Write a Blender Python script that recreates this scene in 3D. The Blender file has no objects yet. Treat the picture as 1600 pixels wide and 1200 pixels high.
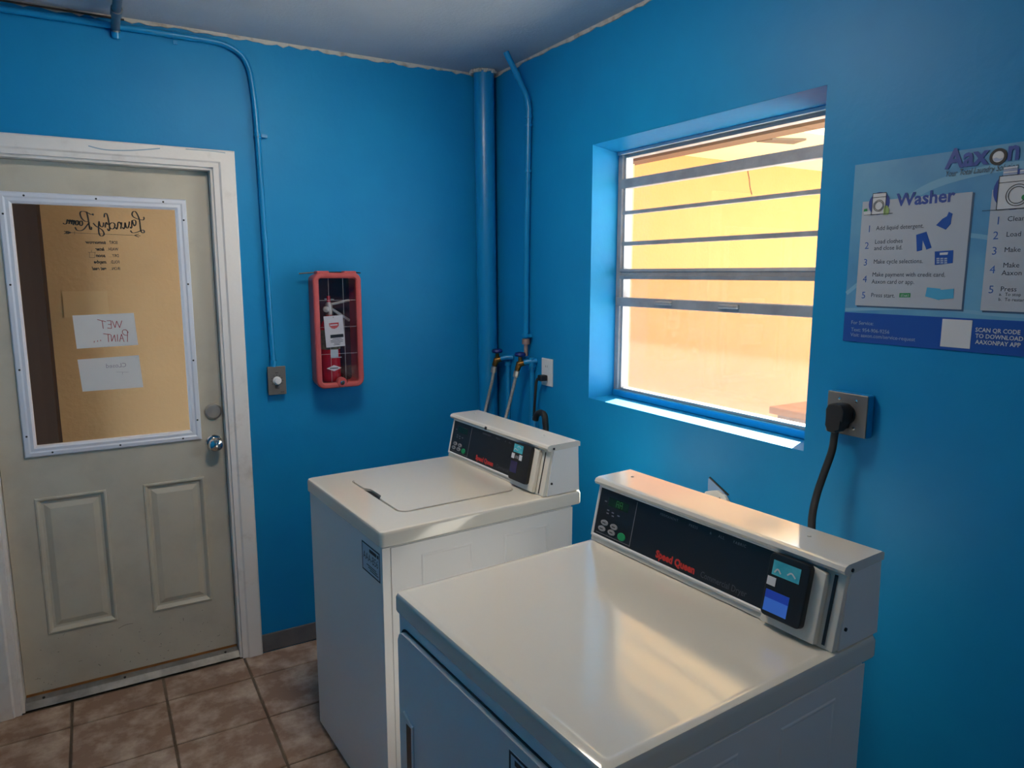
import bpy, bmesh, math, random
from mathutils import Matrix, Vector
random.seed(7)
SC = bpy.context.scene
COL = SC.collection

# ---------------------------------------------------------------- camera
CAM_POS = Vector((-1.7029, -3.0828, 1.6549)); YAW, PITCH, ROLL, FPX = -0.5324, -0.1538, 0.0005, 1111.5
cam = bpy.data.cameras.new('camera'); cam.sensor_width = 36.0; cam.lens = FPX / 1600 * 36.0
cam.clip_start = 0.02
camo = bpy.data.objects.new('camera', cam); COL.objects.link(camo)
FW = Vector((-math.sin(YAW) * math.cos(PITCH), math.cos(YAW) * math.cos(PITCH), math.sin(PITCH)))
RT0 = Vector((math.cos(YAW), math.sin(YAW), 0)); UP0 = RT0.cross(FW)
RT = RT0 * math.cos(ROLL) + UP0 * math.sin(ROLL); UP = -RT0 * math.sin(ROLL) + UP0 * math.cos(ROLL)
camo.matrix_world = Matrix(((RT.x, UP.x, -FW.x, CAM_POS.x), (RT.y, UP.y, -FW.y, CAM_POS.y), (RT.z, UP.z, -FW.z, CAM_POS.z), (0, 0, 0, 1)))
SC.camera = camo

def pix(u, v, axis, val):            # photo pixel -> point on the plane axis = val
    d = FW + RT * ((u - 800) / FPX) + UP * ((600 - v) / FPX)
    t = (val - CAM_POS[axis]) / d[axis]
    return CAM_POS + d * t

# ---------------------------------------------------------------- world, sun, exposure
W = bpy.data.worlds.new('world'); SC.world = W; W.use_nodes = True
bgn = W.node_tree.nodes['Background']
bgn.inputs[0].default_value = (0.74, 0.87, 1.0, 1); bgn.inputs[1].default_value = 7.5
SUN_EL = math.radians(33.2)
to_sun = Vector((0.92 * math.cos(SUN_EL), 0.39 * math.cos(SUN_EL), math.sin(SUN_EL))).normalized()
sl = bpy.data.lights.new('sun', 'SUN'); sl.energy = 90; sl.angle = math.radians(0.53); sl.color = (1.0, 0.93, 0.82)
so = bpy.data.objects.new('sun', sl); COL.objects.link(so)
so.rotation_euler = to_sun.to_track_quat('Z', 'Y').to_euler(); so.location = (6, 3, 6)
LAMP_POWER = 36.0
SC.view_settings.view_transform = 'Standard'; SC.view_settings.look = 'None'
SC.view_settings.gamma = 1.0; SC.view_settings.use_curve_mapping = False
SC.view_settings.exposure = 0.0

# ---------------------------------------------------------------- materials
def srgb(r, g, b):
    def f(c):
        c /= 255.0
        return c / 12.92 if c <= 0.04045 else ((c + 0.055) / 1.055) ** 2.4
    return (f(r), f(g), f(b), 1)

def mat(name, col, rough=0.5, metal=0.0, spec=0.5, col2=None, nscale=8.0, lo=0.35, hi=0.65, detail=4.0,
        bump=0.0, bscale=60.0, coat=0.0, emit=None, estr=0.0, stretch=None):
    m = bpy.data.materials.new(name); m.use_nodes = True
    nt = m.node_tree; b = nt.nodes['Principled BSDF']
    b.inputs['Base Color'].default_value = col; b.inputs['Roughness'].default_value = rough
    b.inputs['Metallic'].default_value = metal; b.inputs['Specular IOR Level'].default_value = spec
    b.inputs['Coat Weight'].default_value = coat; b.inputs['Coat Roughness'].default_value = 0.08
    tc = nt.nodes.new('ShaderNodeTexCoord'); src = tc.outputs['Object']
    if stretch:
        mp = nt.nodes.new('ShaderNodeMapping'); mp.inputs['Scale'].default_value = stretch
        nt.links.new(src, mp.inputs['Vector']); src = mp.outputs['Vector']
    if col2:
        n = nt.nodes.new('ShaderNodeTexNoise'); n.inputs['Scale'].default_value = nscale; n.inputs['Detail'].default_value = detail
        n.inputs['Roughness'].default_value = 0.62
        r = nt.nodes.new('ShaderNodeMapRange'); r.inputs[1].default_value = lo; r.inputs[2].default_value = hi
        mx = nt.nodes.new('ShaderNodeMix'); mx.data_type = 'RGBA'
        mx.inputs['A'].default_value = col; mx.inputs['B'].default_value = col2
        nt.links.new(src, n.inputs['Vector']); nt.links.new(n.outputs['Fac'], r.inputs[0])
        nt.links.new(r.outputs[0], mx.inputs['Factor']); nt.links.new(mx.outputs['Result'], b.inputs['Base Color'])
    if bump:
        n2 = nt.nodes.new('ShaderNodeTexNoise'); n2.inputs['Scale'].default_value = bscale; n2.inputs['Detail'].default_value = 3
        bp = nt.nodes.new('ShaderNodeBump'); bp.inputs['Strength'].default_value = bump; bp.inputs['Distance'].default_value = 0.01
        nt.links.new(tc.outputs['Object'], n2.inputs['Vector']); nt.links.new(n2.outputs['Fac'], bp.inputs['Height'])
        nt.links.new(bp.outputs['Normal'], b.inputs['Normal'])
    if emit:
        b.inputs['Emission Color'].default_value = emit; b.inputs['Emission Strength'].default_value = estr
    return m

def glass_mat(name, tint=(1, 1, 1, 1), gloss=0.05, rough=0.02):
    m = bpy.data.materials.new(name); m.use_nodes = True; nt = m.node_tree
    nt.nodes.remove(nt.nodes['Principled BSDF']); o = nt.nodes['Material Output']
    t = nt.nodes.new('ShaderNodeBsdfTransparent'); t.inputs[0].default_value = tint
    g = nt.nodes.new('ShaderNodeBsdfGlossy'); g.inputs['Roughness'].default_value = rough
    x = nt.nodes.new('ShaderNodeMixShader'); x.inputs[0].default_value = gloss
    nt.links.new(t.outputs[0], x.inputs[1]); nt.links.new(g.outputs[0], x.inputs[2]); nt.links.new(x.outputs[0], o.inputs[0])
    return m

def screen_mat(name, col, cover):
    m = bpy.data.materials.new(name); m.use_nodes = True; nt = m.node_tree
    b = nt.nodes['Principled BSDF']; o = nt.nodes['Material Output']
    b.inputs['Base Color'].default_value = col; b.inputs['Roughness'].default_value = 0.6
    t = nt.nodes.new('ShaderNodeBsdfTransparent'); x = nt.nodes.new('ShaderNodeMixShader'); x.inputs[0].default_value = cover
    nt.links.new(t.outputs[0], x.inputs[1]); nt.links.new(b.outputs[0], x.inputs[2]); nt.links.new(x.outputs[0], o.inputs[0])
    return m

M = {}
M['blue'] = mat('blue_wall_paint', (0.005, 0.265, 0.57, 1), 0.48, 0, 0.26, (0.005, 0.235, 0.535, 1), 2.5, bump=0.09, bscale=34)
M['blue_pipe'] = mat('blue_pipe_paint', (0.006, 0.25, 0.56, 1), 0.3, 0, 0.5, bump=0.08, bscale=70)
M['ceiling'] = mat('ceiling_paint', (0.48, 0.52, 0.58, 1), 0.7, 0, 0.3, (0.44, 0.48, 0.54, 1), 3, bump=0.15, bscale=90)
M['rag'] = mat('bare_plaster_edge', (0.55, 0.53, 0.50, 1), 0.8, 0, 0.2, (0.30, 0.24, 0.2, 1), 22, 0.5, 0.75)
M['grout'] = mat('grout', (0.19, 0.14, 0.10, 1), 0.9, 0, 0.2, (0.09, 0.065, 0.05, 1), 5)
M['tile'] = mat('mottled_tile', (0.30, 0.185, 0.13, 1), 0.5, 0, 0.3, (0.62, 0.48, 0.38, 1), 9, 0.44, 0.72, 10, bump=0.05, bscale=40)
M['base'] = mat('grey_vinyl', (0.16, 0.16, 0.17, 1), 0.5, 0, 0.4, (0.11, 0.11, 0.12, 1), 6)
M['casing'] = mat('scuffed_white_wood', (0.84, 0.80, 0.77, 1), 0.5, 0, 0.4, (0.60, 0.54, 0.49, 1), 9, 0.56, 0.85, 8, bump=0.1, bscale=30)
M['door'] = mat('door_paint', (0.57, 0.53, 0.44, 1), 0.45, 0, 0.4, (0.47, 0.43, 0.355, 1), 4, 0.45, 0.75, 8)
M['scuff'] = mat('scuff_mark', (0.16, 0.14, 0.12, 1), 0.8)
M['lite'] = mat('white_lite_frame', (0.72, 0.75, 0.84, 1), 0.35, 0, 0.5)
M['black'] = mat('black_plastic', (0.012, 0.012, 0.013, 1), 0.35, 0, 0.5)
M['rubber'] = mat('black_rubber', (0.018, 0.018, 0.02, 1), 0.5, 0, 0.4)
M['chrome'] = mat('chrome', (0.72, 0.72, 0.72, 1), 0.09, 1.0)
M['steel'] = mat('brushed_steel', (0.50, 0.47, 0.43, 1), 0.34, 0.7, bump=0.03, bscale=200)
M['alu'] = mat('aluminium', (0.42, 0.42, 0.44, 1), 0.5, 0.35, col2=(0.32, 0.32, 0.34, 1), nscale=12)
M['thresh'] = mat('worn_aluminium_sill', (0.30, 0.29, 0.28, 1), 0.5, 0.5, col2=(0.18, 0.17, 0.16, 1), nscale=10)
M['wood'] = mat('orange_wood', (0.36, 0.16, 0.045, 1), 0.6, 0, 0.3, (0.22, 0.09, 0.03, 1), 20, stretch=(1, 8, 8))
M['enamel'] = mat('white_enamel', (0.74, 0.695, 0.615, 1), 0.09, 0, 0.7, coat=0.6)
M['enamel_side'] = mat('white_enamel_side', (0.78, 0.77, 0.76, 1), 0.3, 0, 0.5)
M['cream_plastic'] = mat('cream_plastic', (0.76, 0.72, 0.64, 1), 0.35, 0, 0.5)
M['panel'] = mat('black_control_panel', (0.010, 0.011, 0.014, 1), 0.3, 0, 0.5)
M['grey_ink'] = mat('grey_ink', (0.22, 0.22, 0.24, 1), 0.5)
M['dim_ink'] = mat('dim_ink', (0.10, 0.10, 0.11, 1), 0.5)
M['red_ink'] = mat('red_ink', (0.62, 0.035, 0.025, 1), 0.5)
M['btn'] = mat('grey_button', (0.28, 0.28, 0.29, 1), 0.4)
M['btn_g'] = mat('green_button', (0.01, 0.32, 0.11, 1), 0.4)
M['lcd'] = mat('green_lcd', (0.012, 0.03, 0.014, 1), 0.2)
M['lcd_ink'] = mat('lcd_digit', (0.03, 0.22, 0.04, 1), 0.4, emit=(0.05, 0.5, 0.08, 1), estr=0.03)
M['st_cyan'] = mat('cyan_sticker', (0.04, 0.42, 0.56, 1), 0.4, 0, 0.5, (0.10, 0.56, 0.66, 1), 40)
M['st_white'] = mat('white_sticker', (0.72, 0.72, 0.74, 1), 0.4)
M['scr_blue'] = mat('blue_screen', (0.05, 0.16, 0.60, 1), 0.25, emit=(0.05, 0.17, 0.7, 1), estr=0.25)
M['scr_dblue'] = mat('dark_blue_screen', (0.02, 0.06, 0.40, 1), 0.25, emit=(0.02, 0.06, 0.5, 1), estr=0.2)
M['scr_off'] = mat('dim_violet_screen', (0.035, 0.03, 0.10, 1), 0.25)
M['label'] = mat('pale_blue_label', (0.50, 0.60, 0.68, 1), 0.4)
M['ink'] = mat('black_ink', (0.015, 0.015, 0.02, 1), 0.5)
M['red'] = mat('red_cabinet_plastic', (0.52, 0.095, 0.095, 1), 0.45, 0, 0.4, (0.45, 0.075, 0.08, 1), 10)
M['red_in'] = mat('dark_red_lining', (0.05, 0.010, 0.014, 1), 0.7)
M['red_gloss'] = mat('red_cylinder', (0.50, 0.008, 0.015, 1), 0.2, 0, 0.5, coat=0.5)
M['tag'] = mat('white_card', (0.74, 0.75, 0.78, 1), 0.6)
M['yellow_lab'] = mat('olive_label', (0.25, 0.23, 0.13, 1), 0.5, 0, 0.4, (0.10, 0.10, 0.08, 1), 50)
M['clear'] = glass_mat('clear_cover', (0.93, 0.93, 0.95, 1), 0.05)
M['score'] = mat('score_line', (0.55, 0.55, 0.58, 1), 0.4)
M['glass'] = glass_mat('window_glass', (0.97, 0.98, 0.97, 1), 0.04)
M['doorglass'] = glass_mat('door_glass', (0.92, 0.92, 0.90, 1), 0.02)
M['screen'] = screen_mat('insect_screen', (0.48, 0.42, 0.42, 1), 0.20)
def paper_mat():
    m = bpy.data.materials.new('paper'); m.use_nodes = True; nt = m.node_tree; nt.nodes.remove(nt.nodes['Principled BSDF'])
    d = nt.nodes.new('ShaderNodeBsdfDiffuse'); d.inputs[0].default_value = (0.84, 0.88, 1.0, 1)
    t = nt.nodes.new('ShaderNodeBsdfTranslucent'); t.inputs[0].default_value = (0.88, 0.94, 1.0, 1)
    x = nt.nodes.new('ShaderNodeMixShader'); x.inputs[0].default_value = 0.5
    nt.links.new(d.outputs[0], x.inputs[1]); nt.links.new(t.outputs[0], x.inputs[2]); nt.links.new(x.outputs[0], nt.nodes['Material Output'].inputs[0])
    return m
M['paper'] = paper_mat()
M['red_pen'] = mat('red_marker', (0.42, 0.03, 0.07, 1), 0.6)
M['blue_pen'] = mat('faint_pen', (0.36, 0.36, 0.52, 1), 0.6)
M['brass'] = mat('brass', (0.30, 0.15, 0.035, 1), 0.4, 0.9, col2=(0.16, 0.085, 0.03, 1), nscale=40)
M['copper'] = mat('dull_copper', (0.42, 0.28, 0.25, 1), 0.5, 0.4)
M['navy'] = mat('dark_blue_handle', (0.008, 0.02, 0.16, 1), 0.4)
M['hose'] = mat('braided_steel', (0.62, 0.60, 0.57, 1), 0.4, 0.4, col2=(0.38, 0.36, 0.34, 1), nscale=160, bump=0.3, bscale=500)
M['white_pl'] = mat('white_plate', (0.70, 0.71, 0.74, 1), 0.35)
M['greypipe'] = mat('grey_conduit', (0.16, 0.18, 0.21, 1), 0.45, 0.4)
M['brown'] = mat('brown_cable', (0.05, 0.03, 0.02, 1), 0.6)
M['foam'] = mat('white_filler', (0.80, 0.76, 0.70, 1), 0.8, bump=0.4, bscale=60)
M['ext_yellow'] = mat('yellow_stucco', (0.54, 0.205, 0.070, 1), 0.85, 0, 0.2, (0.52, 0.197, 0.066, 1), 5, bump=0.2, bscale=40)
M['ext_cream'] = mat('cream_soffit', (0.88, 0.58, 0.28, 1), 0.8, 0, 0.2, (0.86, 0.56, 0.27, 1), 4)
M['ext_tan'] = mat('tan_stucco', (0.48, 0.31, 0.165, 1), 0.85, 0, 0.2, (0.45, 0.29, 0.155, 1), 5, bump=0.2, bscale=40)
M['galv'] = mat('galvanised_steel', (0.26, 0.26, 0.26, 1), 0.5, 0.2)
M['fill_lamp'] = mat('fill_lamp_diffuser', (0.9, 0.88, 0.82, 1), 0.4, emit=(1.0, 0.82, 0.58, 1), estr=22.0)  # warm glow of the added fill lamp behind the viewer
M['ext_brown'] = mat('brown_trim', (0.13, 0.065, 0.03, 1), 0.7)
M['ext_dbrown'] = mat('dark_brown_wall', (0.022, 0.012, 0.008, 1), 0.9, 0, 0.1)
M['concrete'] = mat('pale_concrete', (0.64, 0.59, 0.52, 1), 0.9, 0, 0.2, (0.58, 0.54, 0.47, 1), 3)
M['bench'] = mat('bench_wood', (0.34, 0.115, 0.012, 1), 0.55, 0, 0.2, (0.28, 0.09, 0.009, 1), 12, stretch=(1, 9, 9))
M['p_blue'] = mat('poster_blue', (0.085, 0.27, 0.50, 1), 0.32, 0, 0.5, (0.14, 0.36, 0.56, 1), 3.2, 0.4, 0.62)
M['p_swirl'] = mat('poster_pale_swirl', (0.19, 0.40, 0.58, 1), 0.32)
M['p_navy'] = mat('poster_band', (0.016, 0.075, 0.36, 1), 0.32)
M['p_card'] = mat('poster_card', (0.42, 0.46, 0.53, 1), 0.32)
M['p_shadow'] = mat('poster_card_edge', (0.05, 0.10, 0.19, 1), 0.4)
M['p_ink_b'] = mat('poster_title_ink', (0.025, 0.06, 0.30, 1), 0.4)
M['p_ink_n'] = mat('poster_number_ink', (0.06, 0.14, 0.46, 1), 0.4)
M['p_ink'] = mat('poster_text_ink', (0.045, 0.05, 0.075, 1), 0.4)
M['p_white'] = mat('poster_white', (0.60, 0.62, 0.66, 1), 0.4)
M['p_pale'] = mat('poster_pale_ink', (0.33, 0.40, 0.58, 1), 0.4)
M['p_green'] = mat('poster_green', (0.02, 0.24, 0.08, 1), 0.4)
M['p_lime'] = mat('poster_lime', (0.28, 0.40, 0.14, 1), 0.4)
M['p_cyan'] = mat('poster_cyan', (0.07, 0.36, 0.60, 1), 0.4)
M['lamp'] = mat('lit_diffuser', (0.9, 0.9, 0.88, 1), 0.4, emit=(1.0, 0.87, 0.70, 1), estr=LAMP_POWER)

# ---------------------------------------------------------------- geometry helpers
def frm(o, x, y, z):
    x, y, z = Vector(x), Vector(y), Vector(z)
    return Matrix(((x.x, y.x, z.x, o[0]), (x.y, y.y, z.y, o[1]), (x.z, y.z, z.z, o[2]), (0, 0, 0, 1)))
def RWALL(y, z, x=0.0):   # frame on the right wall: X = viewer's right, Y = up, Z = out into the room
    return frm((x, y, z), (0, -1, 0), (0, 0, 1), (-1, 0, 0))
def BWALL(x, z, y=0.0):
    return frm((x, y, z), (1, 0, 0), (0, 0, 1), (0, -1, 0))
def at(x, y, z, rz=0.0):
    return Matrix.Translation((x, y, z)) @ Matrix.Rotation(rz, 4, 'Z')

def tag(o, label=None, cat=None, group=None, kind=None):
    if label: o['label'] = label
    if cat: o['category'] = cat
    if group: o['group'] = group
    if kind: o['kind'] = kind
    return o
def thing(name, label, cat, m, group=None):
    o = bpy.data.objects.new(name, None); COL.objects.link(o); o.empty_display_size = 0.05
    o.matrix_world = m
    return tag(o, label, cat, group)
def obj(name, bm, material, parent=None, smooth=False, m=None):
    me = bpy.data.meshes.new(name)
    bmesh.ops.recalc_face_normals(bm, faces=bm.faces)
    if smooth:
        for f in bm.faces: f.smooth = True
    bm.to_mesh(me); bm.free()
    if smooth:
        try: me.set_sharp_from_angle(angle=math.radians(38))
        except Exception: pass
    me.materials.append(M[material] if isinstance(material, str) else material)
    o = bpy.data.objects.new(name, me); COL.objects.link(o)
    if parent: o.parent = parent
    if m is not None: o.matrix_local = m
    if smooth:
        wn = o.modifiers.new('weighted_normal', 'WEIGHTED_NORMAL'); wn.keep_sharp = True; wn.weight = 90
    return o
def struct(name, bm, material, label, parent=None, m=None):
    o = obj(name, bm, material, parent, m=m)
    if not parent: tag(o, label, None, None, 'structure')
    return o

def bx(bm, x0, x1, y0, y1, z0, z1, bev=0.0, seg=2, m=None):
    t = bmesh.new()
    bmesh.ops.create_cube(t, size=1.0)
    for v in t.verts:
        v.co = Vector(((x0 + x1) / 2 + v.co.x * (x1 - x0), (y0 + y1) / 2 + v.co.y * (y1 - y0), (z0 + z1) / 2 + v.co.z * (z1 - z0)))
    if bev: bmesh.ops.bevel(t, geom=t.edges[:], offset=bev, segments=seg, profile=0.5, affect='EDGES')
    return merge(bm, t, m)
def merge(bm, t, m=None):
    if m is not None: bmesh.ops.transform(t, matrix=m, verts=t.verts)
    me = bpy.data.meshes.new('tmp'); t.to_mesh(me); t.free(); bm.from_mesh(me); bpy.data.meshes.remove(me)
    return bm
def box(*a, **k): return bx(bmesh.new(), *a, **k)
def catmull(P, n=6, closed=False):
    P = [Vector(p) for p in P]
    if len(P) < 3: return P
    out = []
    for i in range(len(P) - 1):
        p0 = P[max(i - 1, 0)]; p1 = P[i]; p2 = P[i + 1]; p3 = P[min(i + 2, len(P) - 1)]
        for k in range(n):
            t = k / n
            out.append(0.5 * (2 * p1 + (p2 - p0) * t + (2 * p0 - 5 * p1 + 4 * p2 - p3) * t * t + (3 * p1 - p0 - 3 * p2 + p3) * t ** 3))
    out.append(P[-1]); return out
def tube(pts, r, n=12, bm=None, flat=None, caps=True):
    bm = bm or bmesh.new(); P = [Vector(p) for p in pts]; rings = []
    up = None
    for i, p in enumerate(P):
        d = (P[min(i + 1, len(P) - 1)] - P[max(i - 1, 0)]).normalized()
        if up is None:
            up = Vector((0, 0, 1)) if abs(d.z) < 0.9 else Vector((0, 1, 0))
        a = d.cross(up).normalized(); b = d.cross(a).normalized(); up = -b if (-b).dot(up) > 0 else b
        rr = r[i] if isinstance(r, (list, tuple)) else r
        f1, f2 = flat or (1, 1)
        rings.append([bm.verts.new(p + a * (rr * f1 * math.cos(2 * math.pi * k / n)) + b * (rr * f2 * math.sin(2 * math.pi * k / n))) for k in range(n)])
    for i in range(len(rings) - 1):
        for k in range(n):
            bm.faces.new((rings[i][k], rings[i][(k + 1) % n], rings[i + 1][(k + 1) % n], rings[i + 1][k]))
    if caps:
        bm.faces.new(rings[0]); bm.faces.new(rings[-1][::-1])
    return bm
def lathe(prof, n=24, bm=None, m=None):      # prof: (r, z) along local Z
    t = bmesh.new(); rings = []
    for r, z in prof:
        rings.append([t.verts.new((r * math.cos(2 * math.pi * k / n), r * math.sin(2 * math.pi * k / n), z)) for k in range(n)])
    for i in range(len(rings) - 1):
        for k in range(n):
            t.faces.new((rings[i][k], rings[i][(k + 1) % n], rings[i + 1][(k + 1) % n], rings[i + 1][k]))
    t.faces.new(rings[0]); t.faces.new(rings[-1])
    return merge(bm or bmesh.new(), t, m)
def prism(poly, z0, z1, bm=None, m=None, bev=0.0):   # polygon in XY extruded along Z
    t = bmesh.new()
    a = [t.verts.new((x, y, z0)) for x, y in poly]; b = [t.verts.new((x, y, z1)) for x, y in poly]; n = len(poly)
    t.faces.new(a[::-1]); t.faces.new(b)
    for k in range(n): t.faces.new((a[k], a[(k + 1) % n], b[(k + 1) % n], b[k]))
    if bev: bmesh.ops.bevel(t, geom=t.edges[:], offset=bev, segments=2, profile=0.5, affect='EDGES')
    return merge(bm or bmesh.new(), t, m)
def rrect(x0, x1, y0, y1, r, n=5):
    out = []
    for cx, cy, a0 in ((x1 - r, y1 - r, 0), (x0 + r, y1 - r, 90), (x0 + r, y0 + r, 180), (x1 - r, y0 + r, 270)):
        for k in range(n + 1):
            a = math.radians(a0 + 90 * k / n); out.append((cx + r * math.cos(a), cy + r * math.sin(a)))
    return out
def loops(ring_list, bm=None, close=True, cap0=False, cap1=False):   # list of rings of (x,y,z); bridge successive
    bm = bm or bmesh.new(); R = [[bm.verts.new(p) for p in r] for r in ring_list]; n = len(R[0])
    for i in range(len(R) - 1):
        for k in range(n): bm.faces.new((R[i][k], R[i][(k + 1) % n], R[i + 1][(k + 1) % n], R[i + 1][k]))
    if close:
        for k in range(n): bm.faces.new((R[-1][k], R[-1][(k + 1) % n], R[0][(k + 1) % n], R[0][k]))
    if cap0: bm.faces.new(R[0])
    if cap1: bm.faces.new(R[-1])
    return bm
def rect_frame(profile, x0, x1, y0, y1):     # profile: (inset, z) swept round a rectangle
    return loops([[(x0 + i, y0 + i, z), (x1 - i, y0 + i, z), (x1 - i, y1 - i, z), (x0 + i, y1 - i, z)] for i, z in profile])
def rr_frame(profile, x0, x1, y0, y1, r, n=6):
    rings = []
    for i, z in profile:
        rings.append([(x, y, z) for x, y in rrect(x0 + i, x1 - i, y0 + i, y1 - i, max(r - i, 0.004), n)])
    return loops(rings)
def ribbon(bm, pts, w, z=0.0, n=5, taper=False, th=0.0006):     # flat stroke in XY with a little thickness
    P = catmull([(p[0], p[1], 0) for p in pts], n) if len(pts) > 2 else [Vector((p[0], p[1], 0)) for p in pts]
    L = len(P); A = []; 
    for i, p in enumerate(P):
        d = (P[min(i + 1, L - 1)] - P[max(i - 1, 0)])
        if d.length < 1e-9: d = Vector((1, 0, 0))
        d.normalize(); nn = Vector((-d.y, d.x, 0))
        ww = w * (0.35 + 0.65 * abs(d.y)) if taper else w
        A.append((p + nn * ww / 2, p - nn * ww / 2))
    top = [(bm.verts.new((a.x, a.y, z + th)), bm.verts.new((b.x, b.y, z + th))) for a, b in A]
    for i in range(L - 1):
        bm.faces.new((top[i][0], top[i][1], top[i + 1][1], top[i + 1][0]))
    return bm
def text(body, size, x, y, z, material, parent, align='LEFT', mirror=False, shear=0.0, bold=0.0, sx=1.0, name='lettering', m=None, space=1.0, rot=0.0):
    c = bpy.data.curves.new('t', 'FONT'); c.body = body; c.size = size; c.align_x = align; c.shear = shear; c.offset = bold
    c.space_character = space; c.resolution_u = 2
    t = bpy.data.objects.new('t', c); me = bpy.data.meshes.new_from_object(t)
    bpy.data.objects.remove(t); bpy.data.curves.remove(c)
    cr, sr = math.cos(rot), math.sin(rot)
    for v in me.vertices:
        px = v.co.x * sx * (-1 if mirror else 1); py = v.co.y
        v.co = Vector((x + px * cr - py * sr, y + px * sr + py * cr, z))
        if m is not None: v.co = m @ v.co
    me.materials.clear(); me.materials.append(M[material]); me.name = name
    o = bpy.data.objects.new(name, me); COL.objects.link(o); o.parent = parent
    return o
def slab(x0, x1, y0, y1, z0, z1, m=None): return prism([(x0, y0), (x1, y0), (x1, y1), (x0, y1)], z0, z1, m=m)

# ---------------------------------------------------------------- room shell
H = 2.57; XL = -2.127; YF = -4.3; T = 0.20
DX0, DX1, DZ = -2.048, -1.250, 2.065                      # door opening
WY0, WY1, WZ0, WZ1 = -1.815, -0.801, 1.160, 2.143         # window opening
flo = struct('floor', box(XL, 0, YF, 0.06, -0.12, -0.006), 'grout', 'brown mottled tile floor with dark grout')
gx = [-1.245 + 0.32 * k for k in range(-4, 6)]; gy = [-0.185 - 0.308 * k for k in range(-1, 16)]
TILE = {}
def tile_mesh(w, d):
    k = (round(w, 3), round(d, 3))
    if k not in TILE:
        me = bpy.data.meshes.new('tile'); t = bmesh.new(); g = 0.0045; b = 0.0025
        pr = [(0, -0.0065), (0, -b), (b, 0)]
        rings = [[(g + i, g + i, z), (w - g - i, g + i, z), (w - g - i, d - g - i, z), (g + i, d - g - i, z)] for i, z in pr]
        loops(rings, t, close=False, cap1=True); bmesh.ops.recalc_face_normals(t, faces=t.faces); t.to_mesh(me); t.free()
        me.materials.append(TILE_MAT); TILE[k] = me
    return TILE[k]
# tile material varies with the object's place so that shared meshes do not repeat
TILE_MAT = M['tile']; nt = TILE_MAT.node_tree
for n in [q for q in nt.nodes if q.type == 'TEX_COORD']:
    geo = nt.nodes.new('ShaderNodeNewGeometry')
    for l in list(nt.links):
        if l.from_node == n: nt.links.new(geo.outputs['Position'], l.to_socket)
for i in range(len(gx) - 1):
    x0, x1 = max(gx[i], XL + 0.004), min(gx[i + 1], -0.004)
    if x1 - x0 < 0.02: continue
    for j in range(len(gy) - 1):
        y1, y0 = min(gy[j], -0.004), max(gy[j + 1], YF + 0.004)
        if y1 - y0 < 0.02: continue
        o = bpy.data.objects.new('tile', tile_mesh(x1 - x0, y1 - y0)); COL.objects.link(o)
        o.location = (x0, y0, 0); o.parent = flo
struct('ceiling', box(XL - T, T, YF - T, T, H, H + 0.12), 'ceiling', 'white painted ceiling')
bm = box(XL - T, DX0, 0, T, -0.05, H); bx(bm, DX1, T, 0, T, -0.05, H); bx(bm, DX0, DX1, 0, T, DZ, H)
struct('wall_back', bm, 'blue', 'bright blue wall with the white door')
bm = box(0, T, YF, WY0, -0.05, H); bx(bm, 0, T, WY1, 0, -0.05, H); bx(bm, 0, T, WY0, WY1, -0.05, WZ0); bx(bm, 0, T, WY0, WY1, WZ1, H)
struct('wall_right', bm, 'blue', 'bright blue wall with the recessed window')
struct('wall_left', box(XL - T, XL, YF, 0, -0.05, H), 'blue', 'bright blue wall left of the door')
struct('wall_front', box(XL - T, T, YF - T, YF, -0.05, H), 'blue', 'blue wall behind the viewer')
struct('baseboard_back', box(-1.166, -0.001, -0.010, -0.0005, 0.0005, 0.083, 0.003), 'base', 'grey vinyl baseboard right of the door')
struct('baseboard_right', box(-0.010, -0.0005, YF + 0.002, -0.012, 0.0005, 0.083, 0.003), 'base', 'grey vinyl baseboard under the window wall')
struct('baseboard_left', box(XL + 0.0005, XL + 0.010, YF + 0.002, -0.03, 0.0005, 0.083, 0.003), 'base', 'grey vinyl baseboard on the left wall')
# ragged unpainted edges where the walls meet the ceiling
def ragged(p0, p1, nrm, n, zmin, zmax):
    bm = bmesh.new(); p0, p1, nrm = Vector(p0), Vector(p1), Vector(nrm); rows = []
    for i in range(n + 1):
        p = p0.lerp(p1, i / n); zl = H - random.uniform(zmin, zmax)
        rows.append([bm.verts.new((p.x, p.y, H)), bm.verts.new((p.x, p.y, zl)), bm.verts.new((p.x + nrm.x * 0.004, p.y + nrm.y * 0.004, zl + 0.001)), bm.verts.new((p.x + nrm.x * 0.006, p.y + nrm.y * 0.006, H))])
    for i in range(n):
        for k in range(3): bm.faces.new((rows[i][k], rows[i][k + 1], rows[i + 1][k + 1], rows[i + 1][k]))
    return bm
struct('trim_1', ragged((XL, -0.0005, 0), (-0.02, -0.0005, 0), (0, -1, 0), 90, 0.006, 0.019), 'rag', 'ragged unpainted strip along the ceiling over the door')
struct('trim_2', ragged((-0.0005, -0.02, 0), (-0.0005, YF, 0), (-1, 0, 0), 130, 0.007, 0.017), 'rag', 'ragged unpainted strip along the ceiling over the window')

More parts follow.
